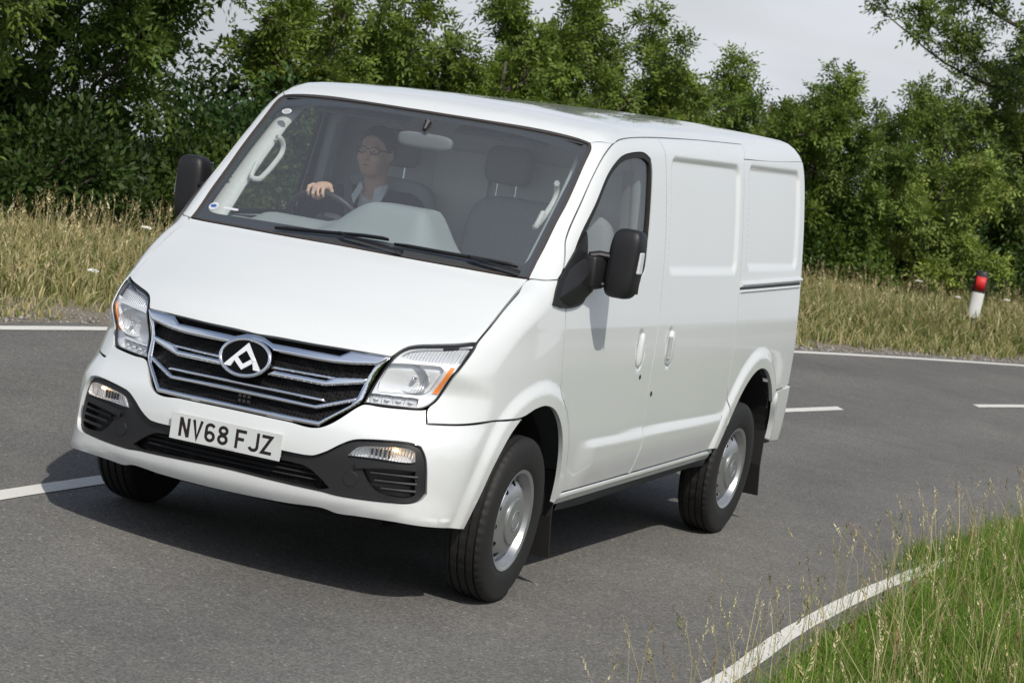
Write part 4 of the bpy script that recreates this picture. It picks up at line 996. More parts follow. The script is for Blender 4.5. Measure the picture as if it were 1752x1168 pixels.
# ---------------- windscreen
ws = panel('windscreen', SCREEN, SCR, 'windscreen_glass', van, sym=True, h=.05, inset=.012, off=-.006, flange=0)
def ring(name, outer, inner, chart, mat, parent, sym, off, ins, mirrored=False, flange=.012, h=.03):
    return panel(name, outer, chart, mat, parent, sym=sym, holes=[inner], h=h, inset=ins, off=off, flange=flange, mirrored=mirrored)
panel('frit_band', SCREEN, SCR, 'frit_black', ws, sym=True, holes=[SCREEN_IN], h=.03, inset=.010, off=-.009, flange=0)
def shrink(L, chart, d):
    """outline moved inwards by d along the surface"""
    P = np.array(L, float); full = np.concatenate([P, (P[::-1]*np.array([1, -1, 1]))[1:-1]]) if abs(P[0, 1]) < .01 else P
    U = inset2(chart.to2(full), d); V = trace(U[:, :1]*chart.e1+U[:, 1:]*chart.e2+chart.n*((full@chart.n).max()+.1), np.broadcast_to(-chart.n, (len(U), 3)), 44)
    return [tuple(q) for q in (V[:len(P)] if abs(P[0, 1]) < .01 else V)]
SCR_S = shrink(SCREEN, SCR, .016); SCR_S[0] = (SCR_S[0][0], 0, SCR_S[0][2]); SCR_S[-1] = (SCR_S[-1][0], 0, SCR_S[-1][2])
panel('screen_seal', SCREEN, SCR, 'seal_rubber', ws, sym=True, holes=[SCR_S], h=.02, inset=.0015, off=.001, flange=.012)
def on_screen(P, lift):
    P = np.array(P, float); N = grad(P); return P+N*lift
WIP = [((.055,-.360,1.374),(.051,-.104,1.393),(.036,.061,1.407),(.025,.186,1.411),(.082,.285,1.364)), ((.040,.222,1.396),(.008,.504,1.394),(-.023,.657,1.394),(-.048,.775,1.39),(-.015,.80,1.362))]
for P in WIP:
    b_ = on_screen(P[:4], .016); M_ = P[1]; a_ = on_screen([P[4], tuple(.6*np.array(P[4])+.4*np.array(M_)), tuple(.25*np.array(P[4])+.75*np.array(M_))], .024); a_[0] = on_screen([P[4]], .02)[0]
    t_ = np.linspace(0, 1, 14)[:, None]; bl = np.stack([np.interp(t_[:, 0]*3, np.arange(4), b_[:, k]) for k in range(3)], 1)
    w = MB().tube(bl, [.004]+[.0085]*12+[.004], 6).build('wiper', 'satin_black', van, True, xf=body)
    MB().tube(on_screen(bl, -.008+.0), .004, 4).build('rubber_blade', 'rubber', w, True, xf=body)
    MB().tube(np.concatenate([a_, bl[6:7]+grad(bl[6:7])*.008]), [.014, .011, .009, .007], 8, flat=.6).build('wiper_arm', 'satin_black', w, True, xf=body)
# little stickers behind the glass
def sticker(P, rx, rz, mat, name='screen_sticker', lift=-.0085, shape=2.0):
    P = np.array([P], float); n = grad(P)[0]; u = np.cross([0, 0, 1], n); u /= np.linalg.norm(u); v_ = np.cross(n, u); a = np.linspace(0, 2*np.pi, 28, endpoint=False)
    sg = lambda q: np.sign(q)*np.abs(q)**(2/shape)
    V = [P[0]+n*lift+u*sg(math.cos(q))*rx+v_*sg(math.sin(q))*rz for q in a]; V = V+[q-n*.0006 for q in V]
    return make(name, body(V), [tuple(range(28)), tuple(range(55, 27, -1))]+[(i, 28+i, 28+(i+1) % 28, (i+1) % 28) for i in range(28)], mat, ws)
sticker((-.546, -.709, 1.895), .028, .018, 'sticker_white', lift=-.004); sticker((-.546, -.709, 1.895), .021, .011, 'trim_grey', 'sticker_print', -.003); sticker((-.546, -.700, 1.895), .008, .008, 'sticker_white', 'sticker_print', -.002)
sticker((-.082, -.764, 1.426), .026, .023, 'sticker_white', lift=-.004); sticker((-.082, -.764, 1.426), .018, .010, 'sticker_blue', 'sticker_print', -.003)
sticker((-.056, -.66, 1.428), .045, .007, 'sticker_white', lift=-.004, shape=5)

# ---------------- front: grille
def fx(pts):
    """(y, z) seen from the front -> points on the body"""
    y = np.array([q[0] for q in pts], float); z = np.array([q[1] for q in pts], float)
    return [tuple(q) for q in trace(np.stack([0*y+1.15, y, z], 1), np.broadcast_to(np.array([-1., 0, 0]), (len(y), 3)), 44)]
gr = panel('grille', GRILLE_OUT, nF, 'grille_mesh', van, sym=True, h=.03, inset=.003, off=-.034, flange=-.03)
panel('grille_frame', fx([(0,.681),(.117,.680),(.248,.678),(.379,.678),(.493,.780),(.509,.798),(.518,.865),(.550,.944),(.574,.985),(.531,.952),(.503,.881),(.488,.805),(.474,.776),(.378,.694),(.242,.695),(.112,.697),(0,.697)]), nF, 'chrome', gr, sym=True, h=.0045, inset=-.0016, off=.006, flange=.035, corner=8, bevel=.006, bw=.008)
panel('grille_bar', fx([(0,.977),(.04,.975),(.072,.964),(.09,.958),(.38,.958),(.419,.982),(.572,.986),(.556,.966),(.531,.950),(.382,.932),(.102,.932),(.08,.942),(.045,.955),(0,.960)]), nF, 'chrome', gr, sym=True, h=.0045, inset=-.0016, off=.010, flange=.03, corner=8, bevel=.005, bw=.007)
panel('grille_bar', fx([(.105,.846),(.123,.856),(.35,.853),(.385,.873),(.508,.887),(.500,.868),(.352,.835),(.107,.838)]), nF, 'chrome', gr, mirrored=True, h=.0045, inset=-.0016, off=.005, flange=.03, corner=8, bevel=.005, bw=.007)
panel('grille_bar', fx([(.112,.873),(.385,.872),(.392,.866),(.112,.865)]), nF, 'chrome', gr, mirrored=True, h=.0045, inset=-.0016, off=.005, flange=.03, corner=8, bevel=.005, bw=.007)
panel('grille_bar', fx([(0,.787),(.358,.781),(.372,.774),(0,.779)]), nF, 'chrome', gr, sym=True, h=.0045, inset=-.0016, off=.005, flange=.03, corner=8, bevel=.005, bw=.007)
panel('grille_bar', fx([(0,.759),(.338,.752),(.486,.807),(.490,.795),(.347,.742),(0,.747)]), nF, 'chrome', gr, sym=True, h=.0045, inset=-.0016, off=.005, flange=.03, corner=8, bevel=.005, bw=.007)
g0 = fx([(0., .725)])[0]
m = MB()
for i in range(3):
    for k in range(2): m.box((g0[0]-.012, .012+.021*i, g0[2]-.010+.02*k), (.006, .012, .011))
m.build('sensor_block', 'steel_dark', gr, xf=body)
# emblem: oval chrome ring round a winged-arrow shape
ec = np.array(fx([(0., .882)])[0]); en = grad(np.array([ec]))[0]; eu = np.array([0., 1, 0]); ev = np.cross(en, eu); ec = ec+en*.012
def epl(P, w): return np.array([ec+eu*p[0]+ev*p[1]+en*w for p in P])
a = np.linspace(0, 2*np.pi, 64, endpoint=False); oval = [(.114*math.cos(q), .077*math.sin(q)) for q in a]
em = MB().tube(epl(oval, .014), .0085, 10, closed=True).build('emblem', 'chrome', gr, True, xf=body)
V = np.concatenate([epl(oval, -.03), epl([(x*.985, y*.985) for x, y in oval], .012), epl([(0, 0)], .016)])
make('emblem_field', body(V), [(i, (i+1) % 64, 64+(i+1) % 64, 64+i) for i in range(64)]+[(64+i, 64+(i+1) % 64, 128) for i in range(64)], 'deep_black', em, smooth=True, auto=30)
LO = [(0, .062), (.088, -.047), (.054, -.047), (.043, -.020), (0, -.054), (-.043, -.020), (-.054, -.047), (-.088, -.047)]; LH = [(0, .028), (-.032, -.004), (0, -.030), (.032, -.004)]
vo, fo = surf2([fair(LO, .02, corner=5), fair(LH, .02, corner=5)], .02)
top = epl(vo, .026); bot = epl(vo, .012); nv = len(vo); dl = np.minimum(lmin(vo, np.array(LO, float)), lmin(vo, np.array(LH, float)))
top = top-en*np.where(dl < .002, .007, 0)[:, None]
ed = {}
for f in fo:
    for i in range(3): ed[(f[i], f[(i+1) % 3])] = 1
cr_ = np.cross(top[fo[0][1]]-top[fo[0][0]], top[fo[0][2]]-top[fo[0][0]])@en
Fl = [tuple(f) if cr_ > 0 else tuple(f[::-1]) for f in fo]+[(e[0], e[1], e[1]+nv, e[0]+nv) for e in ed if (e[1], e[0]) not in ed]
make('emblem_mark', body(np.concatenate([top, bot])), Fl, 'lamp_silver', em)

# ---------------- front: headlights
HLM = [(.68,.592,.964),(.642,.682,.976),(.599,.772,.983),(.599,.782,.967),(.607,.762,.921),(.611,.739,.881),(.625,.716,.864),(.66,.64,.857),(.705,.559,.851),(.700,.557,.872),(.685,.583,.959)]
HLU = [(.652,.615,1.006),(.62,.640,1.028),(.59,.672,1.039),(.556,.718,1.048),(.50,.795,1.064),(.455,.830,1.066),(.52,.824,1.016),(.545,.808,1.006),(.635,.676,1.003)]
ORG = [(.575,.804,.985),(.561,.819,.985),(.582,.800,.927),(.592,.772,.868),(.604,.752,.868),(.594,.78,.916)]
LED = [[(.723,.535,.832),(.706,.574,.834),(.713,.578,.809),(.73,.540,.806)], [(.705,.578,.834),(.687,.616,.835),(.694,.620,.812),(.712,.584,.809)], [(.686,.622,.835),(.665,.659,.836),(.673,.661,.813),(.692,.626,.812)], [(.664,.664,.836),(.640,.708,.838),(.649,.708,.815),(.671,.667,.813)]]
h1, h2 = panel('headlight', HEAD, nHL, 'lamp_silver', van, mirrored=True, h=.025, inset=.004, off=-.042, flange=-.039)
for hd, sg in ((h1, 1), (h2, -1)):
    def hp(name, L, mat, **kw):
        V, Fl, N = panel_mesh(L, nHL, **kw)
        c, s = math.cos(PHI), math.sin(PHI)
        if sg < 0: V, N, Fl = mirror_y(V), mirror_y(N), [f[::-1] for f in Fl]
        N = np.stack([N[:, 0], c*N[:, 1]+s*N[:, 2], -s*N[:, 1]+c*N[:, 2]], 1)
        return make(name, body(V), Fl, mat, hd, smooth=True, normals=N)
    hp('lamp_seal', HEAD, 'satin_black', h=.02, inset=.0015, off=-.003, flange=.03, holes=[(shrink(HEAD, nHL, .009), True)])
    hp('bezel', HEAD, 'lamp_silver', h=.02, inset=.006, off=-.012, flange=.02, holes=[(HLM, True), (HLU, True)]+[(q, True) for q in LED])
    hp('lamp_lens', HEAD, 'lamp_glass', h=.03, inset=.006, off=-.004, flange=0)
    hp('side_marker', ORG, 'orange_lens', h=.02, inset=0, off=-.007, flange=.012)
    hp('upper_lamp', HLU, 'lamp_reflector', h=.012, inset=-.004, off=-.026, flange=0)
    for q in LED:
        hp('led', q, 'lamp_reflector', h=.01, inset=-.002, off=-.030, flange=0); c_ = np.mean(np.array(q), 0, keepdims=True); n_ = grad(c_)[0]
        MB().ellipsoid(c_[0]-n_*.026, (.012, .012, .006), 10, 6).build('led_cell', 'sticker_white', hd, True, xf=(lambda V: body(V)) if sg > 0 else (lambda V: body(mirror_y(V))))
    hp('reflector', HLM, 'lamp_silver', h=.02, inset=-.004, off=-.034, flange=-.022)
    c_ = np.array([.60, .672, .915]); m = MB(); n = 36; V = []
    prof = [(.074, .045), (.068, .022), (.055, .004), (.035, -.012), (.014, -.02), (.001, -.021)]
    for r_, d_ in prof:
        for k in range(n):
            q = 2*math.pi*k/n; V.append((c_[0]+.6*d_+.008, c_[1]+r_*1.12*math.cos(q)-d_*.3, c_[2]+.8*r_*math.sin(q)))
    m.add(V, [(i*n+k, i*n+(k+1) % n, (i+1)*n+(k+1) % n, (i+1)*n+k) for i in range(len(prof)-1) for k in range(n)])
    m.build('reflector_bowl', 'lamp_reflector', hd, True, 60, xf=(lambda V: body(V)) if sg > 0 else (lambda V: body(mirror_y(V))))
    MB().ellipsoid(c_+np.array([.022, 0, 0]), (.020, .010, .010), 12, 8).build('bulb', 'chrome_soft', hd, True, xf=(lambda V: body(V)) if sg > 0 else (lambda V: body(mirror_y(V))))

# ---------------- front: bumper inserts, fog lamps, plate
cB = CylZ(-.15)
MESH = fx([(0,.512),(.268,.513),(.305,.512),(.362,.506),(.421,.474),(.470,.436),(.437,.424),(.366,.426),(.228,.431),(0,.438)])
FOG = [(.834,.525,.582),(.826,.54,.606),(.819,.557,.622),(.807,.59,.632),(.766,.701,.646),(.743,.757,.645),(.734,.775,.634),(.737,.783,.598),(.747,.770,.592),(.808,.614,.587)]
SLAT = [(.821,.590,.536),(.78,.69,.548),(.736,.790,.555),(.73,.803,.463),(.745,.78,.449),(.798,.670,.450),(.811,.628,.478),(.815,.60,.511)]
trim = panel('bumper_insert', INTAKE, cB, 'black_plastic', bump_o, sym=True, h=.02, inset=.0, off=-.016, flange=.02, holes=[MESH, (FOG, True), (mirror_y(FOG), True), (SLAT, True), (mirror_y(SLAT), True)])
panel('lower_grille', MESH, cB, 'grille_mesh', bump_o, sym=True, h=.025, inset=-.004, off=-.05, flange=-.02)
m = MB()
for k in range(3):
    z_ = .497-.021*k; ys = np.linspace(-.44+.02*k, .44-.02*k, 21); P = np.array(fx([(y, z_) for y in ys])); m.tube(P-np.array([.042, 0, 0]), .0045, 5)
m.build('grille_slat', 'black_plastic', bump_o, True, xf=body)
for k in range(3):
    z_ = .525-.028*k; y0 = (.615, .635, .665)[k]; ys = np.linspace(y0, .792, 9); P = np.array(fx([(y, z_+.010*(y-y0)/.2) for y in ys]))-np.array([.024, 0, 0])
    for sg in (1, -1): MB().tube(P*np.array([1, sg, 1]), .0075, 6, flat=.8).build('vent_slat', 'black_plastic', bump_o, True, xf=body)
panel('vent_back', SLAT, cB, 'satin_black', bump_o, mirrored=True, h=.03, inset=-.003, off=-.055, flange=-.035)
# a brow between fog lamp and vents, and the round towing-eye cover
panel('insert_brow', fx([(.555,.560),(.62,.570),(.70,.578),(.792,.582),(.796,.560),(.70,.556),(.62,.545),(.56,.535)]), cB, 'black_plastic', bump_o, mirrored=True, h=.02, inset=0, off=-.004, flange=.012)
tc = np.array(fx([(.548, .488)])); tn = grad(tc)[0]; tu = np.cross([0, 0, 1], tn); tu /= np.linalg.norm(tu); tv = np.cross(tn, tu); a = np.linspace(0, 2*np.pi, 28, endpoint=False)
for sg in (1, -1):
    V = np.array([tc[0]-tn*.0145+.031*(tu*math.cos(q)+tv*math.sin(q)) for q in a]+[tc[0]-tn*.0125+.029*(tu*math.cos(q)+tv*math.sin(q)) for q in a])
    make('tow_cover', body(V*np.array([1, sg, 1])), [tuple((i, (i+1) % 28, 28+(i+1) % 28, 28+i)[::sg]) for i in range(28)]+[tuple(range(28, 56))[::sg]], 'black_plastic', bump_o)
f1, f2 = panel('fog_lamp', FOG, cB, 'lamp_reflector', bump_o, mirrored=True, h=.008, inset=.001, off=-.045, flange=-.040)
for fo_, sg in ((f1, 1), (f2, -1)):
    V, Fl, N = panel_mesh(FOG, cB, h=.03, inset=.001, off=-.014, flange=0)
    if sg < 0: V, Fl = mirror_y(V), [f[::-1] for f in Fl]
    make('fog_lens', body(V), Fl, 'lamp_glass', fo_, smooth=True)
    P = np.array(fx([(.695, .630)]))[0]; xf = (lambda V: body(V)) if sg > 0 else (lambda V: body(mirror_y(V)))
    MB().ellipsoid(P-np.array([.022, 0, 0]), (.006, .014, .006), 10, 6).build('filament', 'lit_filament', fo_, True, xf=xf)
    m = MB()
    for k in range(5): P = np.array(fx([(.605+.017*k, .61)]))[0]; m.box(P-np.array([.026, 0, 0]), (.012, .005, .034-.002*(4-k)))
    m.build('lamp_flute', 'satin_black', fo_, xf=xf)
# number plate NV68 FJZ
pl = MB().box((.9085, 0, .565), (.004, .520, .111), bev=.0015).build('number_plate', 'plate_white', bump_o, xf=body)
MB().box((.892, 0, .566), (.028, .50, .095), bev=.004).build('plate_plinth', 'white_paint', pl, xf=body)
def stroke(P, w, closed=False):
    """flat stroke of width w along a path, with mitred joints"""
    P = np.array(P, float); n = len(P); L, R = [], []
    for i in range(n):
        a = P[i]-P[i-1] if (i > 0 or closed) else P[1]-P[0]; b = P[(i+1) % n]-P[i] if (i < n-1 or closed) else a
        a = a/np.linalg.norm(a); b = b/np.linalg.norm(b); t = a+b; t = t/np.linalg.norm(t); nn = np.array([-t[1], t[0]]); k = w/2/max(.45, nn@np.array([-a[1], a[0]]))
        L.append(P[i]+nn*k); R.append(P[i]-nn*k)
    m = n if closed else n-1
    return np.array(L+R), [(i, n+i, n+(i+1) % n, (i+1) % n) for i in range(m)]
def arc(cx, cy, rx, ry, a0, a1, n=12): return [(cx+rx*math.cos(math.radians(q)), cy+ry*math.sin(math.radians(q))) for q in np.linspace(a0, a1, n)]
w_, Hh, Ww = .0135, .079, .050; e = w_/2
GL = {'N': [([(e, 0), (e, Hh)], 0), ([(Ww-e, 0), (Ww-e, Hh)], 0), ([(e*1.1, Hh-.001), (Ww-e*1.1, .001)], 0)],
      'V': [([(e*.9, Hh), (Ww/2, e*.6), (Ww-e*.9, Hh)], 0)],
      '6': [(arc(Ww/2, .0235, Ww/2-e, .0235-e, 0, 360, 25)[:-1], 1), (arc(Ww/2, Hh-.022, Ww/2-e, .022-e, 25, 180, 9)+[(e, .024)], 0)],
      '8': [(arc(Ww/2, .0225, Ww/2-e, .0225-e, 0, 360, 25)[:-1], 1), (arc(Ww/2, Hh-.0205, Ww/2-e-.0015, .0205-e, 0, 360, 25)[:-1], 1)],
      'F': [([(e, 0), (e, Hh)], 0), ([(e, Hh-e), (Ww, Hh-e)], 0), ([(e, Hh*.50), (Ww*.82, Hh*.50)], 0)],
      'J': [([(Ww-e, Hh)]+arc(Ww/2, .0215, Ww/2-e, .0215-e, 0, -165, 14), 0)],
      'Z': [([(0, Hh-e), (Ww-e*.9, Hh-e), (e*.9, e), (Ww, e)], 0)]}
xx = -.219
for ch in 'NV68 FJZ':
    if ch == ' ': xx += .033-.011; continue
    m = MB()
    for k, (P, cl) in enumerate(GL[ch]):
        V2, Fq = stroke(P, w_, bool(cl)); m.add([(.9109+.00012*k, q[0]+xx, .565-Hh/2+q[1]) for q in V2], Fq)
    m.build('plate_letter', 'plate_ink', pl, xf=body); xx += Ww+.011
m = MB()
for k in range(13): m.box((.9108, -.055+.0085*k, .515), (.0004, .0055, .0035))
m.build('plate_small_print', 'trim_grey', pl, xf=body)

# ---------------- doors: glass, seals, handles, mirrors
WIN_IN = shrink(WINDOW, nSide, .026)
for dr, sg in ((d1, 1), (d2, -1)):
    xf = (lambda V: body(V)) if sg > 0 else (lambda V: body(mirror_y(V)))
    def dp(name, L, mat, **kw):
        V, Fl, N = panel_mesh(L, nSide, **kw); c, s = math.cos(PHI), math.sin(PHI)
        if sg < 0: V, N, Fl = mirror_y(V), mirror_y(N), [f[::-1] for f in Fl]
        return make(name, body(V), Fl, mat, dr, smooth=True, normals=np.stack([N[:, 0], c*N[:, 1]+s*N[:, 2], -s*N[:, 1]+c*N[:, 2]], 1))
    dp('window_glass', WINDOW, 'side_glass', h=.05, inset=.01, off=-.012, flange=0)
    dp('window_seal', WINDOW, 'rubber', h=.02, inset=.001, off=-.003, flange=.012, holes=[(WIN_IN, True)])
    SAIL = [(-.052,.954,1.262),(-.10,.94,1.335),(-.160,.935,1.398),(-.27,.93,1.492),(-.378,.928,1.578),(-.392,.935,1.53),(-.405,.945,1.40),(-.42,.958,1.300),(-.38,.96,1.268),(-.20,.962,1.246)]
    dp('mirror_sail', SAIL, 'black_plastic', h=.02, inset=0, off=.012, flange=.02)
    for q, pr in enumerate([((-1.225, .978, 1.035), (.026, .016, .082))]):
        MB().ellipsoid(pr[0], pr[1], 18, 14, .8).build('door_handle', 'white_paint', dr, True, 60, xf=xf)
    MB().ellipsoid((-1.268, .981, .905), (.010, .004, .012), 12, 8).build('key_lock', 'satin_black', dr, True, xf=xf)
for sd_, sg in ((sd1, 1),):
    MB().ellipsoid((-1.650, .978, 1.035), (.030, .018, .085), 18, 14, .7).build('door_handle', 'white_paint', sd_, True, 60, xf=body)
    MB().box((-1.625, .985, 1.035), (.020, .018, .115), bev=.004).build('handle_shadow_gap', 'trim_grey', sd_, xf=body)
    MB().ellipsoid((-1.47, .981, .815), (.010, .004, .013), 12, 8).build('key_lock', 'satin_black', sd_, True, xf=body)
for sg in (1, -1):
    m = MB(); m2 = MB()
    xs = np.linspace(-2.735, -3.93, 16); ys = [float(side(np.array([x]), np.array([1.33]))[0]) for x in xs]; P = np.array([(x, sg*(y+.004), 1.338+.016*(-2.73-x)) for x, y in zip(xs, ys)])
    MB().tube(P, .014, 8).build('slide_rail', 'white_paint', van, True, xf=body)
    MB().tube(P+np.array([0, sg*-.006, -.024]), .008, 6).build('rail_slot', 'steel_dark', van, True, xf=body)
    MB().tube(P+np.array([0, 0, -.040]), .007, 6).build('rail_lip', 'white_paint', van, True, xf=body)
    mi = MB().ellipsoid((-.472, sg*1.105, 1.466), (.068, .073, .155), 28, 20, .48, R=np.array([[1, 0, 0], [0, 1, .05*sg], [0, 0, 1]])).build('door_mirror', 'black_plastic', van, True, 60, xf=body)
    MB().box((-.536, sg*1.105, 1.466), (.010, .112, .262), bev=.005).build('mirror_glass', 'chrome', mi, xf=body)
    MB().box((-.460, sg*1.174, 1.478), (.050, .022, .096), bev=.004).build('mirror_indicator', 'sticker_white', mi, xf=body)
    MB().tube([(-.385, sg*.965, 1.482), (-.41, sg*1.0, 1.490), (-.445, sg*1.06, 1.487), (-.47, sg*1.11, 1.480)], [.020, .025, .024, .018], 12, flat=.72).build('mirror_arm', 'black_plastic', mi, True, xf=body)
    MB().tube([(-.395, sg*.97, 1.362), (-.42, sg*1.01, 1.362), (-.45, sg*1.06, 1.362), (-.47, sg*1.10, 1.365)], [.016, .019, .018, .014], 12, flat=.72).build('mirror_arm', 'black_plastic', mi, True, xf=body)
    rhull([(-.355, sg*.965, 1.345), (-.355, sg*1.005, 1.355), (-.43, sg*.99, 1.345), (-.43, sg*1.02, 1.355), (-.36, sg*.96, 1.47), (-.36, sg*1.0, 1.468), (-.43, sg*.985, 1.475), (-.43, sg*1.02, 1.47)], .014).build('mirror_foot', 'black_plastic', mi, True, 50, xf=body)
    rhull([(-.075, sg*.948, 1.275), (-.13, sg*.938, 1.355), (-.20, sg*.945, 1.405), (-.33, sg*.965, 1.455), (-.40, sg*.975, 1.43), (-.41, sg*.985, 1.33), (-.33, sg*.975, 1.285), (-.22, sg*.965, 1.262), (-.13, sg*.955, 1.258), (-.24, sg*.99, 1.36), (-.30, sg*.995, 1.40)], .012).build('mirror_bracket', 'black_plastic', mi, True, 50, xf=body)
# ---------------- wheels (upright on the road, front pair turned a little into the bend)
tp = [(.208,-.080),(.236,-.098),(.262,-.1035),(.295,-.105),(.325,-.1025),(.342,-.097),(.353,-.089),(.360,-.079),(.3625,-.067),(.3615,-.066),(.354,-.064),(.354,-.056),(.363,-.054),(.3640,-.026),(.3635,-.0255),(.355,-.024),(.355,-.016),(.364,-.0145)]
tp = tp+[(r, -h) for r, h in tp[::-1]]
n = 168; a = np.linspace(0, 2*np.pi, n, endpoint=False); TV = []
for r_, h_ in tp:
    for k, q in enumerate(a):
        rr = r_-(.0045 if (abs(h_) > .066 and r_ > .345 and k % 3 == 0) else 0)-(.004 if (abs(h_) < .05 and r_ > .36 and (k+int(h_*400)) % 5 == 0) else 0)
        z_ = rr*math.cos(q); TV.append((rr*math.sin(q), .9*h_*(1+.04*(z_ < -.33))+.009, max(z_, -.3655)))
TF = [(i*n+k, (i+1)*n+k, (i+1)*n+(k+1) % n, i*n+(k+1) % n) for i in range(len(tp)-1) for k in range(n)]
rim_p = [(.205,-.075),(.225,-.085),(.190,-.06),(.178,0),(.186,.045),(.196,.062),(.203,.078),(.208,.088),(.2195,.0935),(.2235,.0945),(.2245,.091),(.215,.082)]
fh = pch([0,.10,.118,.135,.155,.175,.190,.2], [.092,.092,.088,.084,.074,.055,.046,.046])
holes_ = []
for k in range(12):
    c0 = np.array([.170*math.cos(k*math.pi/6+.2), .170*math.sin(k*math.pi/6+.2)]); ra = c0/.170; tb = np.array([-ra[1], ra[0]])
    holes_.append(np.array([c0+ra*.0200*math.cos(q)+tb*.0165*math.sin(q) for q in np.linspace(0, 2*np.pi, 12, endpoint=False)]))
outer = np.array([(.1955*math.cos(q), .1955*math.sin(q)) for q in np.linspace(0, 2*np.pi, 72, endpoint=False)])
du, dfc = surf2([outer]+holes_, .012)
DV = np.stack([du[:, 0], fh(np.hypot(*du.T)), du[:, 1]], 1)
if np.cross(DV[dfc[0][1]]-DV[dfc[0][0]], DV[dfc[0][2]]-DV[dfc[0][0]])[1] < 0: dfc = dfc[:, ::-1]
for nm, x_, sg, steer in (('front', 0., 1, 2.5), ('front', 0., -1, 2.5), ('rear', -3.1, 1, 0), ('rear', -3.1, -1, 0)):
    o = MB().lathe(rim_p, 72).build('wheel', 'silver_paint', van, True, 35)
    o.location = (x_, sg*.860, .3655); o.rotation_euler = (0, .3*sg, (0 if sg > 0 else math.pi)+math.radians(steer))
    ty = make('tyre', TV, TF, 'rubber', o, smooth=True, auto=32)
    ty.rotation_euler = (0, -.3*sg*(1 if sg > 0 else -1), 0)
    make('wheel_disc', DV, dfc, 'silver_paint', o, smooth=True)
    MB().lathe([(.101, .088), (.101, .097), (.098, .1005), (.06, .1025), (.048, .1025), (.046, .105), (.043, .1052), (.041, .1025), (.0005, .1035)], 48).build('hub_cap', 'silver_paint', o, True, 30)
    m = MB(); P = [(x*.30, y*.38) for x, y in LO]
    m.add([(p[0], .1045, p[1]) for p in P]+[(p[0], .1065, p[1]) for p in P], [tuple(range(8, 16))]+[(i, (i+1) % 8, 8+(i+1) % 8, 8+i) for i in range(8)])
    m.build('cap_emblem', 'chrome_soft', o)
    MB().lathe([(.001, .02), (.165, .02), (.165, -.01), (.001, -.01)], 32).build('brake_drum', 'steel_dark', o, True, 30)
for x_, w in ((-.46, .30), (-3.66, .30)):
    for sg in (1, -1):
        z0 = .10 if x_ > -1 else .12; y0 = sg*.80
        V = [(x_+dx-.05*(z < .3), y0+sg*dy, z) for dx in (0, .012) for z in (z0, .30, .50) for dy in (-w/2, w/2)]
        Fl = [(0, 1, 3, 2), (2, 3, 5, 4), (7, 6, 8, 9), (9, 8, 10, 11), (0, 2, 8, 6), (2, 4, 10, 8), (3, 1, 7, 9), (5, 3, 9, 11), (1, 0, 6, 7), (4, 5, 11, 10)]
        make('mud_flap', body(V), Fl, 'rubber', van)
# ================================================================== the cab
xs = np.linspace(.03, -.50, 30); ys = np.linspace(-.87, .87, 70)
GX, GY = np.meshgrid(xs, ys, indexing='ij')
bul = sstep(-.34, -.02, GY)*sstep(.36, .20, GY)*sstep(-.06, -.24, GX)*(1-.75*sstep(-.40, -.50, GX))
cow = .05*sstep(-.72, -.62, GY)*sstep(-.18, -.28, GY)*sstep(-.2, -.34, GX)
Z = 1.375-.03*sstep(-.02, .03, GX)+.185*bul+cow*(1-bul)-.04*sstep(-.42, -.50, GX)
Z = np.minimum(Z, 1.335+(.07-GX)*.95-.05*GY**2*1.6)
GXs = GX-.10*np.maximum(GY**2-.05, 0)*.6
top = np.stack([GXs, GY*(1-.03*(GX > -.1)), Z], -1)
low = np.stack([GXs[-1]+.03, GY[-1], np.full(70, .98)], -1)
V = np.concatenate([top.reshape(-1, 3), low]); Fl = [(i*70+k, i*70+k+1, (i+1)*70+k+1, (i+1)*70+k) for i in range(29) for k in range(69)]+[(29*70+k, 29*70+k+1, 30*70+k+1, 30*70+k) for k in range(69)]
dash = make('dashboard', body(V), Fl, 'dash_grey', van, smooth=True, auto=50)
for y0, y1 in ((-.60, -.34), (.30, .66)):
    t_ = np.linspace(0, 1, 12); MB().tube([(.015-.06*(y0+(y1-y0)*q)**2-.03, y0+(y1-y0)*q, 1.380) for q in t_], .005, 6).build('demist_vent', 'trim_dark', dash, True, xf=body)
MB().lathe([(.001, .008), (.010, .008), (.012, 0), (.001, 0)], 16).build('light_sensor', 'trim_dark', dash, True, xf=lambda V: body(V[:, [0, 2, 1]]+np.array([-.235, .035, 1.545])))
q_ = np.linspace(0, 2*np.pi, 72, endpoint=False); BH = trace(np.stack([0*q_-1.43, 1.3*np.sin(q_), 1.12+1.3*np.cos(q_)], 1), np.stack([0*q_, -np.sin(q_), -np.cos(q_)], 1), 44)
BH = np.array([0, 0, 1.12])+(BH-np.array([0, 0, 1.12]))*np.array([1, .945, .955]); BH2 = BH-np.array([.03, 0, 0])
make('bulkhead', body(np.concatenate([BH, BH2])), [tuple(range(71, -1, -1)), tuple(range(72, 144))]+[(i, (i+1) % 72, 72+(i+1) % 72, 72+i) for i in range(72)], 'bulkhead_grey', van)
for y_, w in ((-.15, .30), (.28, .30), (.66, .22)):
    MB().box((-1.408, y_, 1.45), (.016, w, .75), bev=.006).build('bulkhead_panel', 'bulkhead_grey', van, xf=body)
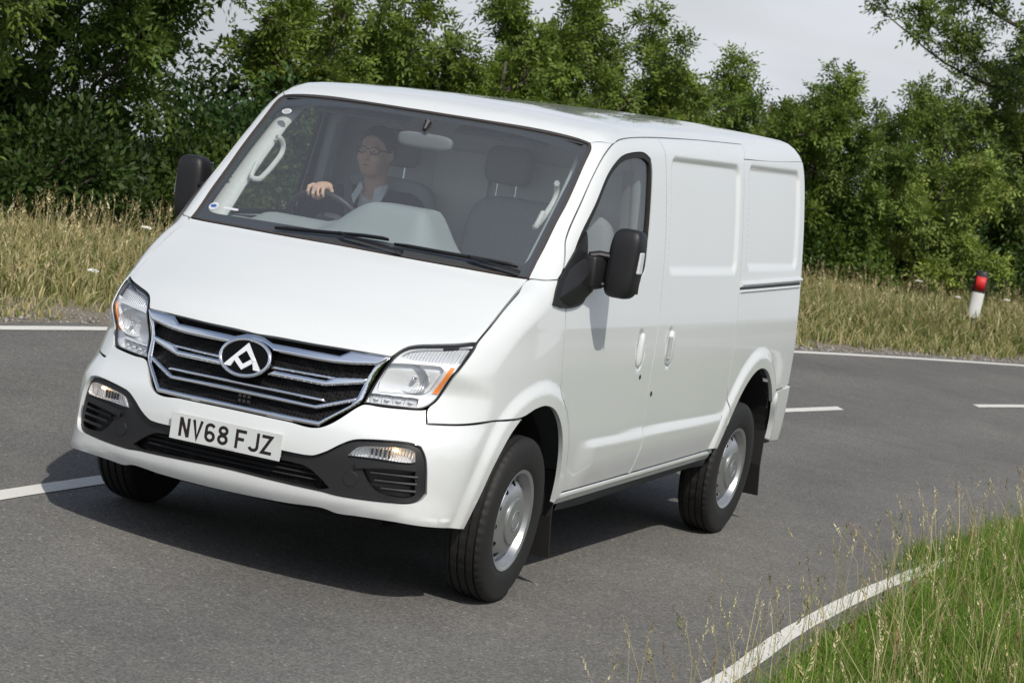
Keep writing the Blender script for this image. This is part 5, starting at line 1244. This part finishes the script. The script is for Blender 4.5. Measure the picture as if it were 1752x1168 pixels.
# pillar trims, grab handle, headlining, mirror, visors
for sg in (1, -1):
    P = np.array([(-.16, .800, 1.36), (-.31, .793, 1.52), (-.46, .783, 1.67), (-.61, .768, 1.82), (-.73, .745, 1.93), (-.95, .70, 1.99)])*np.array([1, sg, 1])
    MB().tube(P, [.058, .052, .047, .043, .04, .04], 12, flat=.6).build('pillar_trim', 'trim_light', van, True, xf=body)
    MB().tube(np.array([(-1.27, .875, 1.05), (-1.285, .86, 1.5), (-1.29, .80, 1.96)])*np.array([1, sg, 1]), [.055, .05, .05], 10, flat=.6).build('door_pillar_trim', 'trim_grey', van, True, xf=body)
    MB().tube(np.array([(-1.23, .815, 1.15), (-1.235, .80, 1.55), (-1.24, .765, 1.86)])*np.array([1, sg, 1]), [.022]*3, 6, flat=.15).build('seat_belt', 'belt_web', van, True, xf=body)
gh = [(-.50,-.715,1.765),(-.52,-.705,1.762),(-.545,-.700,1.735),(-.545,-.700,1.700),(-.475,-.70,1.635),(-.40,-.70,1.585),(-.355,-.70,1.565),(-.32,-.72,1.57)]
MB().tube(fair(gh, .02, corner=180)[:-8], .013, 8).build('grab_handle', 'trim_light', van, True, xf=body)
gh2 = [(x, -y, z) for x, y, z in gh]
MB().tube(fair(gh2, .02, corner=180)[:-8], .013, 8).build('grab_handle', 'trim_light', van, True, xf=body)
xs = np.linspace(-.62, -1.42, 10); ys = np.linspace(-.76, .76, 17); GX, GY = np.meshgrid(xs, ys, indexing='ij')
V = np.stack([GX, GY, 1.985+.05*sstep(-.62, -1.0, GX)-.055*GY**2], -1).reshape(-1, 3)
make('headlining', body(V), [(i*17+k, i*17+k+1, (i+1)*17+k+1, (i+1)*17+k) for i in range(9) for k in range(16)], 'trim_dark', van, smooth=True)
MB().box((-.68, -.36, 1.945), (.02, .46, .15), R=np.array(Matrix.Rotation(-1.25, 3, 'Y')), bev=.006).build('sun_visor', 'trim_dark', van, xf=body)
MB().box((-.68, .36, 1.945), (.02, .46, .15), R=np.array(Matrix.Rotation(-1.25, 3, 'Y')), bev=.006).build('sun_visor', 'trim_dark', van, xf=body)
rm = MB().ellipsoid((-.50, .045, 1.858), (.022, .138, .036), 24, 12, .55).build('rear_view_mirror', 'trim_mid', van, True, 60, xf=body)
MB().tube([(-.495, .045, 1.878), (-.475, .045, 1.915), (-.50, .045, 1.945)], [.012, .010, .018], 8).build('mirror_stem', 'satin_black', rm, True, xf=body)
# seats
def seat(name, y0, y1, heads):
    yc, w = (y0+y1)/2, y1-y0
    s_ = MB().ellipsoid((-1.20, yc, 1.30), (.075, w/2, .345), 28, 20, .38, R=np.array(Matrix.Rotation(-.14, 3, 'Y'))).build(name, 'seat_cloth', van, True, 60, xf=body)
    MB().ellipsoid((-.95, yc, .96), (.28, w/2, .085), 24, 14, .42).build('seat_cushion', 'seat_cloth_dark', s_, True, 60, xf=body)
    for hy in heads:
        MB().ellipsoid((-1.255, hy, 1.79), (.055, .118, .092), 22, 16, .5).build('headrest', 'seat_cloth_dark', s_, True, 60, xf=body)
        for dy in (-.05, .05): MB().tube([(-1.255, hy+dy, 1.58), (-1.255, hy+dy, 1.74)], .006, 8).build('headrest_post', 'chrome_soft', s_, True, xf=body)
seat('driver_seat', -.69, -.19, (-.44,)); seat('passenger_seat', .0, .76, (.16,))
MB().ellipsoid((-.98, -.13, 1.22), (.16, .035, .035), 14, 8, .6).build('armrest', 'seat_cloth_dark', van, True, xf=body)
# steering wheel
wc = np.array([-.600, -.44, 1.372]); wu = np.array([.52, 0, .854]); wy = np.array([0, 1., 0]); wn_ = np.cross(wu, wy); a = np.linspace(0, 2*np.pi, 40, endpoint=False)
sw = MB().tube([wc+.205*(wu*math.sin(q)+wy*math.cos(q)) for q in a], .0155, 10, closed=True).build('steering_wheel', 'wheel_leather', van, True, xf=body)
for q in (math.radians(10), math.radians(170), math.radians(270)):
    MB().tube([wc-wn_*.0+wn_*.03, wc+.20*(wu*math.sin(q)+wy*math.cos(q))], [.03, .014], 8, flat=.5).build('spoke', 'trim_grey', sw, True, xf=body)
MB().ellipsoid(wc+wn_*.03, (.05, .075, .065), 18, 12, .7).build('airbag_boss', 'trim_dark', sw, True, xf=body)
MB().tube([wc+wn_*.02, wc+np.array([.30, 0, -.20])], [.045, .05], 10).build('column', 'trim_dark', sw, True, xf=body)

# ================================================================== the driver
def surface_nets(f, org, h):
    s_ = f < 0; n0, n1, n2 = f.shape; acc = np.zeros((n0-1, n1-1, n2-1, 3)); cnt = np.zeros((n0-1, n1-1, n2-1)); quads = []
    idx = np.indices(f.shape)
    for ax in range(3):
        sl0 = [slice(None)]*3; sl1 = [slice(None)]*3; sl0[ax] = slice(0, -1); sl1[ax] = slice(1, None); sl0, sl1 = tuple(sl0), tuple(sl1)
        cr = s_[sl0] != s_[sl1]; I_ = np.argwhere(cr); t_ = f[sl0][cr]/(f[sl0][cr]-f[sl1][cr]); P = I_.astype(float); P[:, ax] += t_
        b_, c_ = [k for k in range(3) if k != ax]; ok_all = np.ones(len(I_), bool); cells = []
        for db, dc in ((0, 0), (1, 0), (1, 1), (0, 1)):
            C_ = I_.copy(); C_[:, b_] -= db; C_[:, c_] -= dc; ok = ((C_ >= 0) & (C_ < np.array([n0-1, n1-1, n2-1]))).all(1); ok_all &= ok
            np.add.at(acc, tuple(C_[ok].T), P[ok]); np.add.at(cnt, tuple(C_[ok].T), 1); cells.append(C_)
        q = np.stack(cells, 1)[ok_all]; fl = s_[sl0][cr][ok_all]
        if ax == 1: fl = ~fl
        q[~fl] = q[~fl][:, ::-1]; quads.append(q)
    m = cnt > 0; ids = np.full(cnt.shape, -1); ids[m] = np.arange(m.sum()); V = acc[m]/cnt[m][:, None]*h+org
    Q = np.concatenate(quads); return V, ids[Q[..., 0], Q[..., 1], Q[..., 2]]
class Clay:
    """smoothly joined solids on a grid, skinned as one continuous mesh"""
    def __init__(s, lo, hi, h):
        s.lo = np.array(lo, float); s.h = h; s.n = np.ceil((np.array(hi)-s.lo)/h).astype(int)+1; s.f = np.full(s.n, 1.0)
    def _blk(s, lo, hi):
        a = np.clip(((np.array(lo)-s.lo)/s.h).astype(int)-1, 0, s.n-1); b = np.clip(((np.array(hi)-s.lo)/s.h).astype(int)+2, 1, s.n); sl = tuple(slice(i, j) for i, j in zip(a, b))
        G = np.stack(np.meshgrid(*[s.lo[k]+s.h*np.arange(a[k], b[k]) for k in range(3)], indexing='ij'), -1); return sl, G
    def _put(s, sl, d, k, sub=False):
        g = s.f[sl]
        if sub: s.f[sl] = np.maximum(g, -d) if k == 0 else -(np.minimum(-g, d)-np.maximum(k-np.abs(-g-d), 0)**2/(4*k)); return s
        s.f[sl] = np.minimum(g, d)-np.maximum(k-np.abs(g-d), 0)**2/(4*k); return s
    def cap(s, a, b, r0, r1, k=.02, sub=False):
        a, b = np.array(a, float), np.array(b, float); m = max(r0, r1)+k+.03; sl, G = s._blk(np.minimum(a, b)-m, np.maximum(a, b)+m)
        u = b-a; t = np.clip(((G-a)@u)/(u@u+1e-12), 0, 1); return s._put(sl, np.linalg.norm(G-a-t[..., None]*u, axis=-1)-(r0+(r1-r0)*t), k, sub)
    def ell(s, c, r, k=.02, sub=False, R=None):
        c, r = np.array(c, float), np.array(r, float); m = r.max()+k+.03; sl, G = s._blk(c-m, c+m); q = G-c
        if R is not None: q = q@np.array(R)
        l = np.linalg.norm(q/r, axis=-1); return s._put(sl, (l-1)*r.min()*.5+(l*(l-1)/(np.linalg.norm(q/r**2, axis=-1)+1e-9))*.5, k, sub)
    def mesh(s): return surface_nets(s.f, s.lo, s.h)
HX, HY, HZ = -1.0, -.435, 1.755
c = Clay((-1.32, -.86, .50), (-.28, -.02, 1.92), .0095)
# head: skull, jaw, nose, brow, lips, ears
c.ell((HX-.015, HY, HZ+.025), (.098, .077, .098), .01).ell((HX+.02, HY, HZ-.035), (.070, .062, .080), .03).cap((HX+.05, HY-.012, HZ-.085), (HX+.05, HY+.012, HZ-.085), .026, .026, .03)
c.cap((HX+.082, HY, HZ+.012), (HX+.104, HY, HZ-.028), .009, .014, .012).cap((HX+.080, HY-.034, HZ+.026), (HX+.080, HY+.034, HZ+.026), .011, .011, .012)
for sg in (1, -1):
    c.ell((HX+.088, HY+sg*.031, HZ+.008), (.012, .017, .011), .008, sub=True).ell((HX-.012, HY+sg*.079, HZ-.005), (.020, .010, .032), .008)
    c.ell((HX+.062, HY+sg*.042, HZ-.030), (.026, .022, .026), .02)
c.cap((HX+.084, HY-.020, HZ-.060), (HX+.084, HY+.020, HZ-.060), .0085, .0085, .010)
# neck, trunk, arms, legs
c.cap((-1.03, HY, 1.70), (-1.055, HY, 1.54), .054, .060, .03)
c.cap((-1.09, HY-.15, 1.49), (-1.09, HY+.15, 1.49), .065, .065, .06).ell((-1.09, HY, 1.34), (.105, .165, .20), .06).ell((-1.08, HY, 1.10), (.115, .165, .16), .06)
SH, EL, WR = (-1.07, HY-.185, 1.49), (-.83, HY-.235, 1.30), (-.565, HY-.055, 1.545)
SH2, EL2, WR2 = (-1.07, HY+.185, 1.49), (-.86, HY+.24, 1.25), (-.64, HY+.175, 1.30)
for A1, B1, C1 in ((SH, EL, WR), (SH2, EL2, WR2)): c.cap(A1, B1, .050, .042, .03).cap(B1, C1, .042, .028, .02)
for sg in (1, -1): c.cap((-1.05, HY+sg*.09, 1.04), (-.62, HY+sg*.13, 1.02), .085, .062, .04).cap((-.62, HY+sg*.13, 1.02), (-.42, HY+sg*.12, .62), .060, .045, .03)
# right hand over the top of the rim, four fingers hanging in front of it, thumb behind; left hand on the side of the rim
rim = wc+.205*wu
c.ell(rim+np.array([-.035, -.012, .028]), (.045, .046, .018), .015, R=np.array(Matrix.Rotation(.35, 3, 'Y')))
for k, dy in enumerate((-.045, -.021, .003, .027)):
    L = (.82, 1.0, .98, .8)[k]; p0 = rim+np.array([-.012, dy-.008, .030]); p1 = rim+np.array([.026, dy-.008, .020]); p2 = p1+np.array([.006, .002*k, -.030*L]); p3 = p2+np.array([-.010, .001*k, -.018*L])
    c.cap(p0, p1, .0105, .0098, .004).cap(p1, p2, .0098, .0088, .003).cap(p2, p3, .0088, .0078, .003)
c.cap(rim+np.array([-.045, .030, .015]), rim+np.array([-.030, .040, -.020]), .011, .009, .006)
rim2 = wc+.205*(wy*.97-wu*.2)
c.ell(rim2+np.array([-.02, .012, .0]), (.035, .022, .042), .012)
for k in range(4):
    p0 = rim2+np.array([-.004, .022, .032-.021*k]); p1 = p0+np.array([.03, -.006, .004]); p2 = p1+np.array([.004, -.034, 0]); c.cap(p0, p1, .0105, .0098, .004).cap(p1, p2, .0098, .0085, .003)
c.cap(rim2+np.array([-.03, .0, .02]), rim2+np.array([-.024, -.03, .035]), .011, .009, .006)
V, Q = c.mesh()
driver = empty('person', tuple(body(np.array([(-1.05, -.44, 1.0)]))[0]), 'driver in dark jacket, open white shirt and glasses, one hand on the wheel', 'person')
inv = np.array(driver.location)
xfd = lambda V: body(V)-inv
make('body', xfd(V), Q, 'skin', driver, smooth=True)
# jacket with open front, over a white shirt
j = Clay((-1.34, -.90, .92), (-.50, -.02, 1.66), .013)
j.cap((-1.09, HY-.155, 1.50), (-1.09, HY+.155, 1.50), .085, .085, .06).ell((-1.085, HY, 1.33), (.135, .19, .22), .06).ell((-1.075, HY, 1.08), (.145, .19, .17), .06)
for A1, B1, C1 in ((SH, EL, WR), (SH2, EL2, WR2)):
    e = np.array(B1)+(np.array(C1)-np.array(B1))*.86; j.cap(A1, B1, .075, .062, .04).cap(B1, e, .062, .043, .03)
j.cap((-1.05, HY, 1.66), (-.985, HY, 1.50), .062, .058, .01, sub=True).cap((-.96, HY, 1.56), (-.915, HY, 1.26), .055, .018, .008, sub=True)
V, Q = j.mesh(); make('jacket', xfd(V), Q, 'jacket', driver, smooth=True)
sh_ = Clay((-1.30, -.70, .95), (-.88, -.18, 1.66), .011)
sh_.cap((-1.09, HY-.12, 1.49), (-1.09, HY+.12, 1.49), .078, .078, .05).ell((-1.088, HY, 1.32), (.124, .165, .20), .05).cap((-1.055, HY, 1.50), (-1.035, HY, 1.59), .068, .066, .03)
sh_.cap((-1.03, HY, 1.70), (-1.02, HY, 1.58), .056, .056, .004, sub=True).cap((-.985, HY, 1.64), (-.955, HY, 1.44), .036, .006, .004, sub=True)
V, Q = sh_.mesh(); make('shirt', xfd(V), Q, 'shirt', driver, smooth=True)
for sg in (1, -1):
    V = np.array([(-1.0, HY+sg*.062, 1.605), (-.975, HY+sg*.030, 1.585), (-.935, HY+sg*.050, 1.50), (-.965, HY+sg*.082, 1.535), (-1.03, HY+sg*.075, 1.61)]); V2 = V+np.array([-.004, 0, -.004])
    make('collar', xfd(np.concatenate([V, V2])), [tuple(range(5))[::sg], tuple(range(5, 10))[::-sg]]+[(i, (i+1) % 5, 5+(i+1) % 5, 5+i)[::-sg] for i in range(5)], 'shirt', driver)
# hair, spectacles, belt
hr = Clay((-1.14, -.55, 1.66), (-.86, -.32, 1.90), .007)
hr.ell((HX-.022, HY, HZ+.036), (.106, .085, .098), .01).ell((HX+.075, HY, HZ+.005), (.085, .075, .072), .015, sub=True).ell((HX+.01, HY, HZ-.09), (.15, .12, .105), .01, sub=True)
V, Q = hr.mesh(); make('hair', xfd(V+rng.normal(0, .0012, V.shape)), Q, 'hair', driver, smooth=True)
sp = MB()
for sg in (1, -1):
    L = [(HX+.098-.010*(abs(dy) > .02), HY+sg*(.033+dy), HZ+.010+dz) for dy, dz in ((-.024, .014), (.0, .016), (.026, .013), (.027, -.004), (.016, -.015), (-.010, -.015), (-.023, -.006))]
    sp.tube(L, .0024, 6, closed=True); sp.tube([(HX+.088, HY+sg*.060, HZ+.016), (HX-.01, HY+sg*.084, HZ+.012)], .0022, 5)
sp.tube([(HX+.100, HY-.010, HZ+.016), (HX+.102, HY, HZ+.018), (HX+.100, HY+.010, HZ+.016)], .0022, 5)
sp.build('spectacles', 'spectacles', driver, True, xf=xfd)
for sg in (1, -1): MB().ellipsoid((HX+.0795, HY+sg*.031, HZ+.008), (.007, .010, .005), 12, 8).build('eye', 'shirt', driver, True, xf=xfd)
for sg in (1, -1): MB().ellipsoid((HX+.0862, HY+sg*.031, HZ+.008), (.002, .0045, .0045), 10, 6).build('iris', 'hair', driver, True, xf=xfd)
MB().ellipsoid((HX+.0905, HY, HZ-.0605), (.004, .021, .005), 14, 6).build('lips', 'lips', driver, True, xf=xfd)
bp = [(-1.10, HY-.20, 1.60), (-1.03, HY-.135, 1.575), (-.985, HY-.10, 1.50), (-.945, HY-.05, 1.38), (-.93, HY+.03, 1.22), (-.97, HY+.15, 1.06)]
V = []
for p in fair(bp, .04, corner=180)[:-9]: V += [tuple(p+np.array([.006, -.022, -.006])), tuple(p+np.array([.006, .022, .010]))]
V = np.array(V); V = np.concatenate([V, V-np.array([.003, 0, 0])]); n = len(V)//4
Fl = [(2*i, 2*i+1, 2*i+3, 2*i+2) for i in range(n-1)]+[(2*n+2*i+1, 2*n+2*i, 2*n+2*i+2, 2*n+2*i+3) for i in range(n-1)]
make('seat_belt', body(V), Fl, 'belt_web', van)
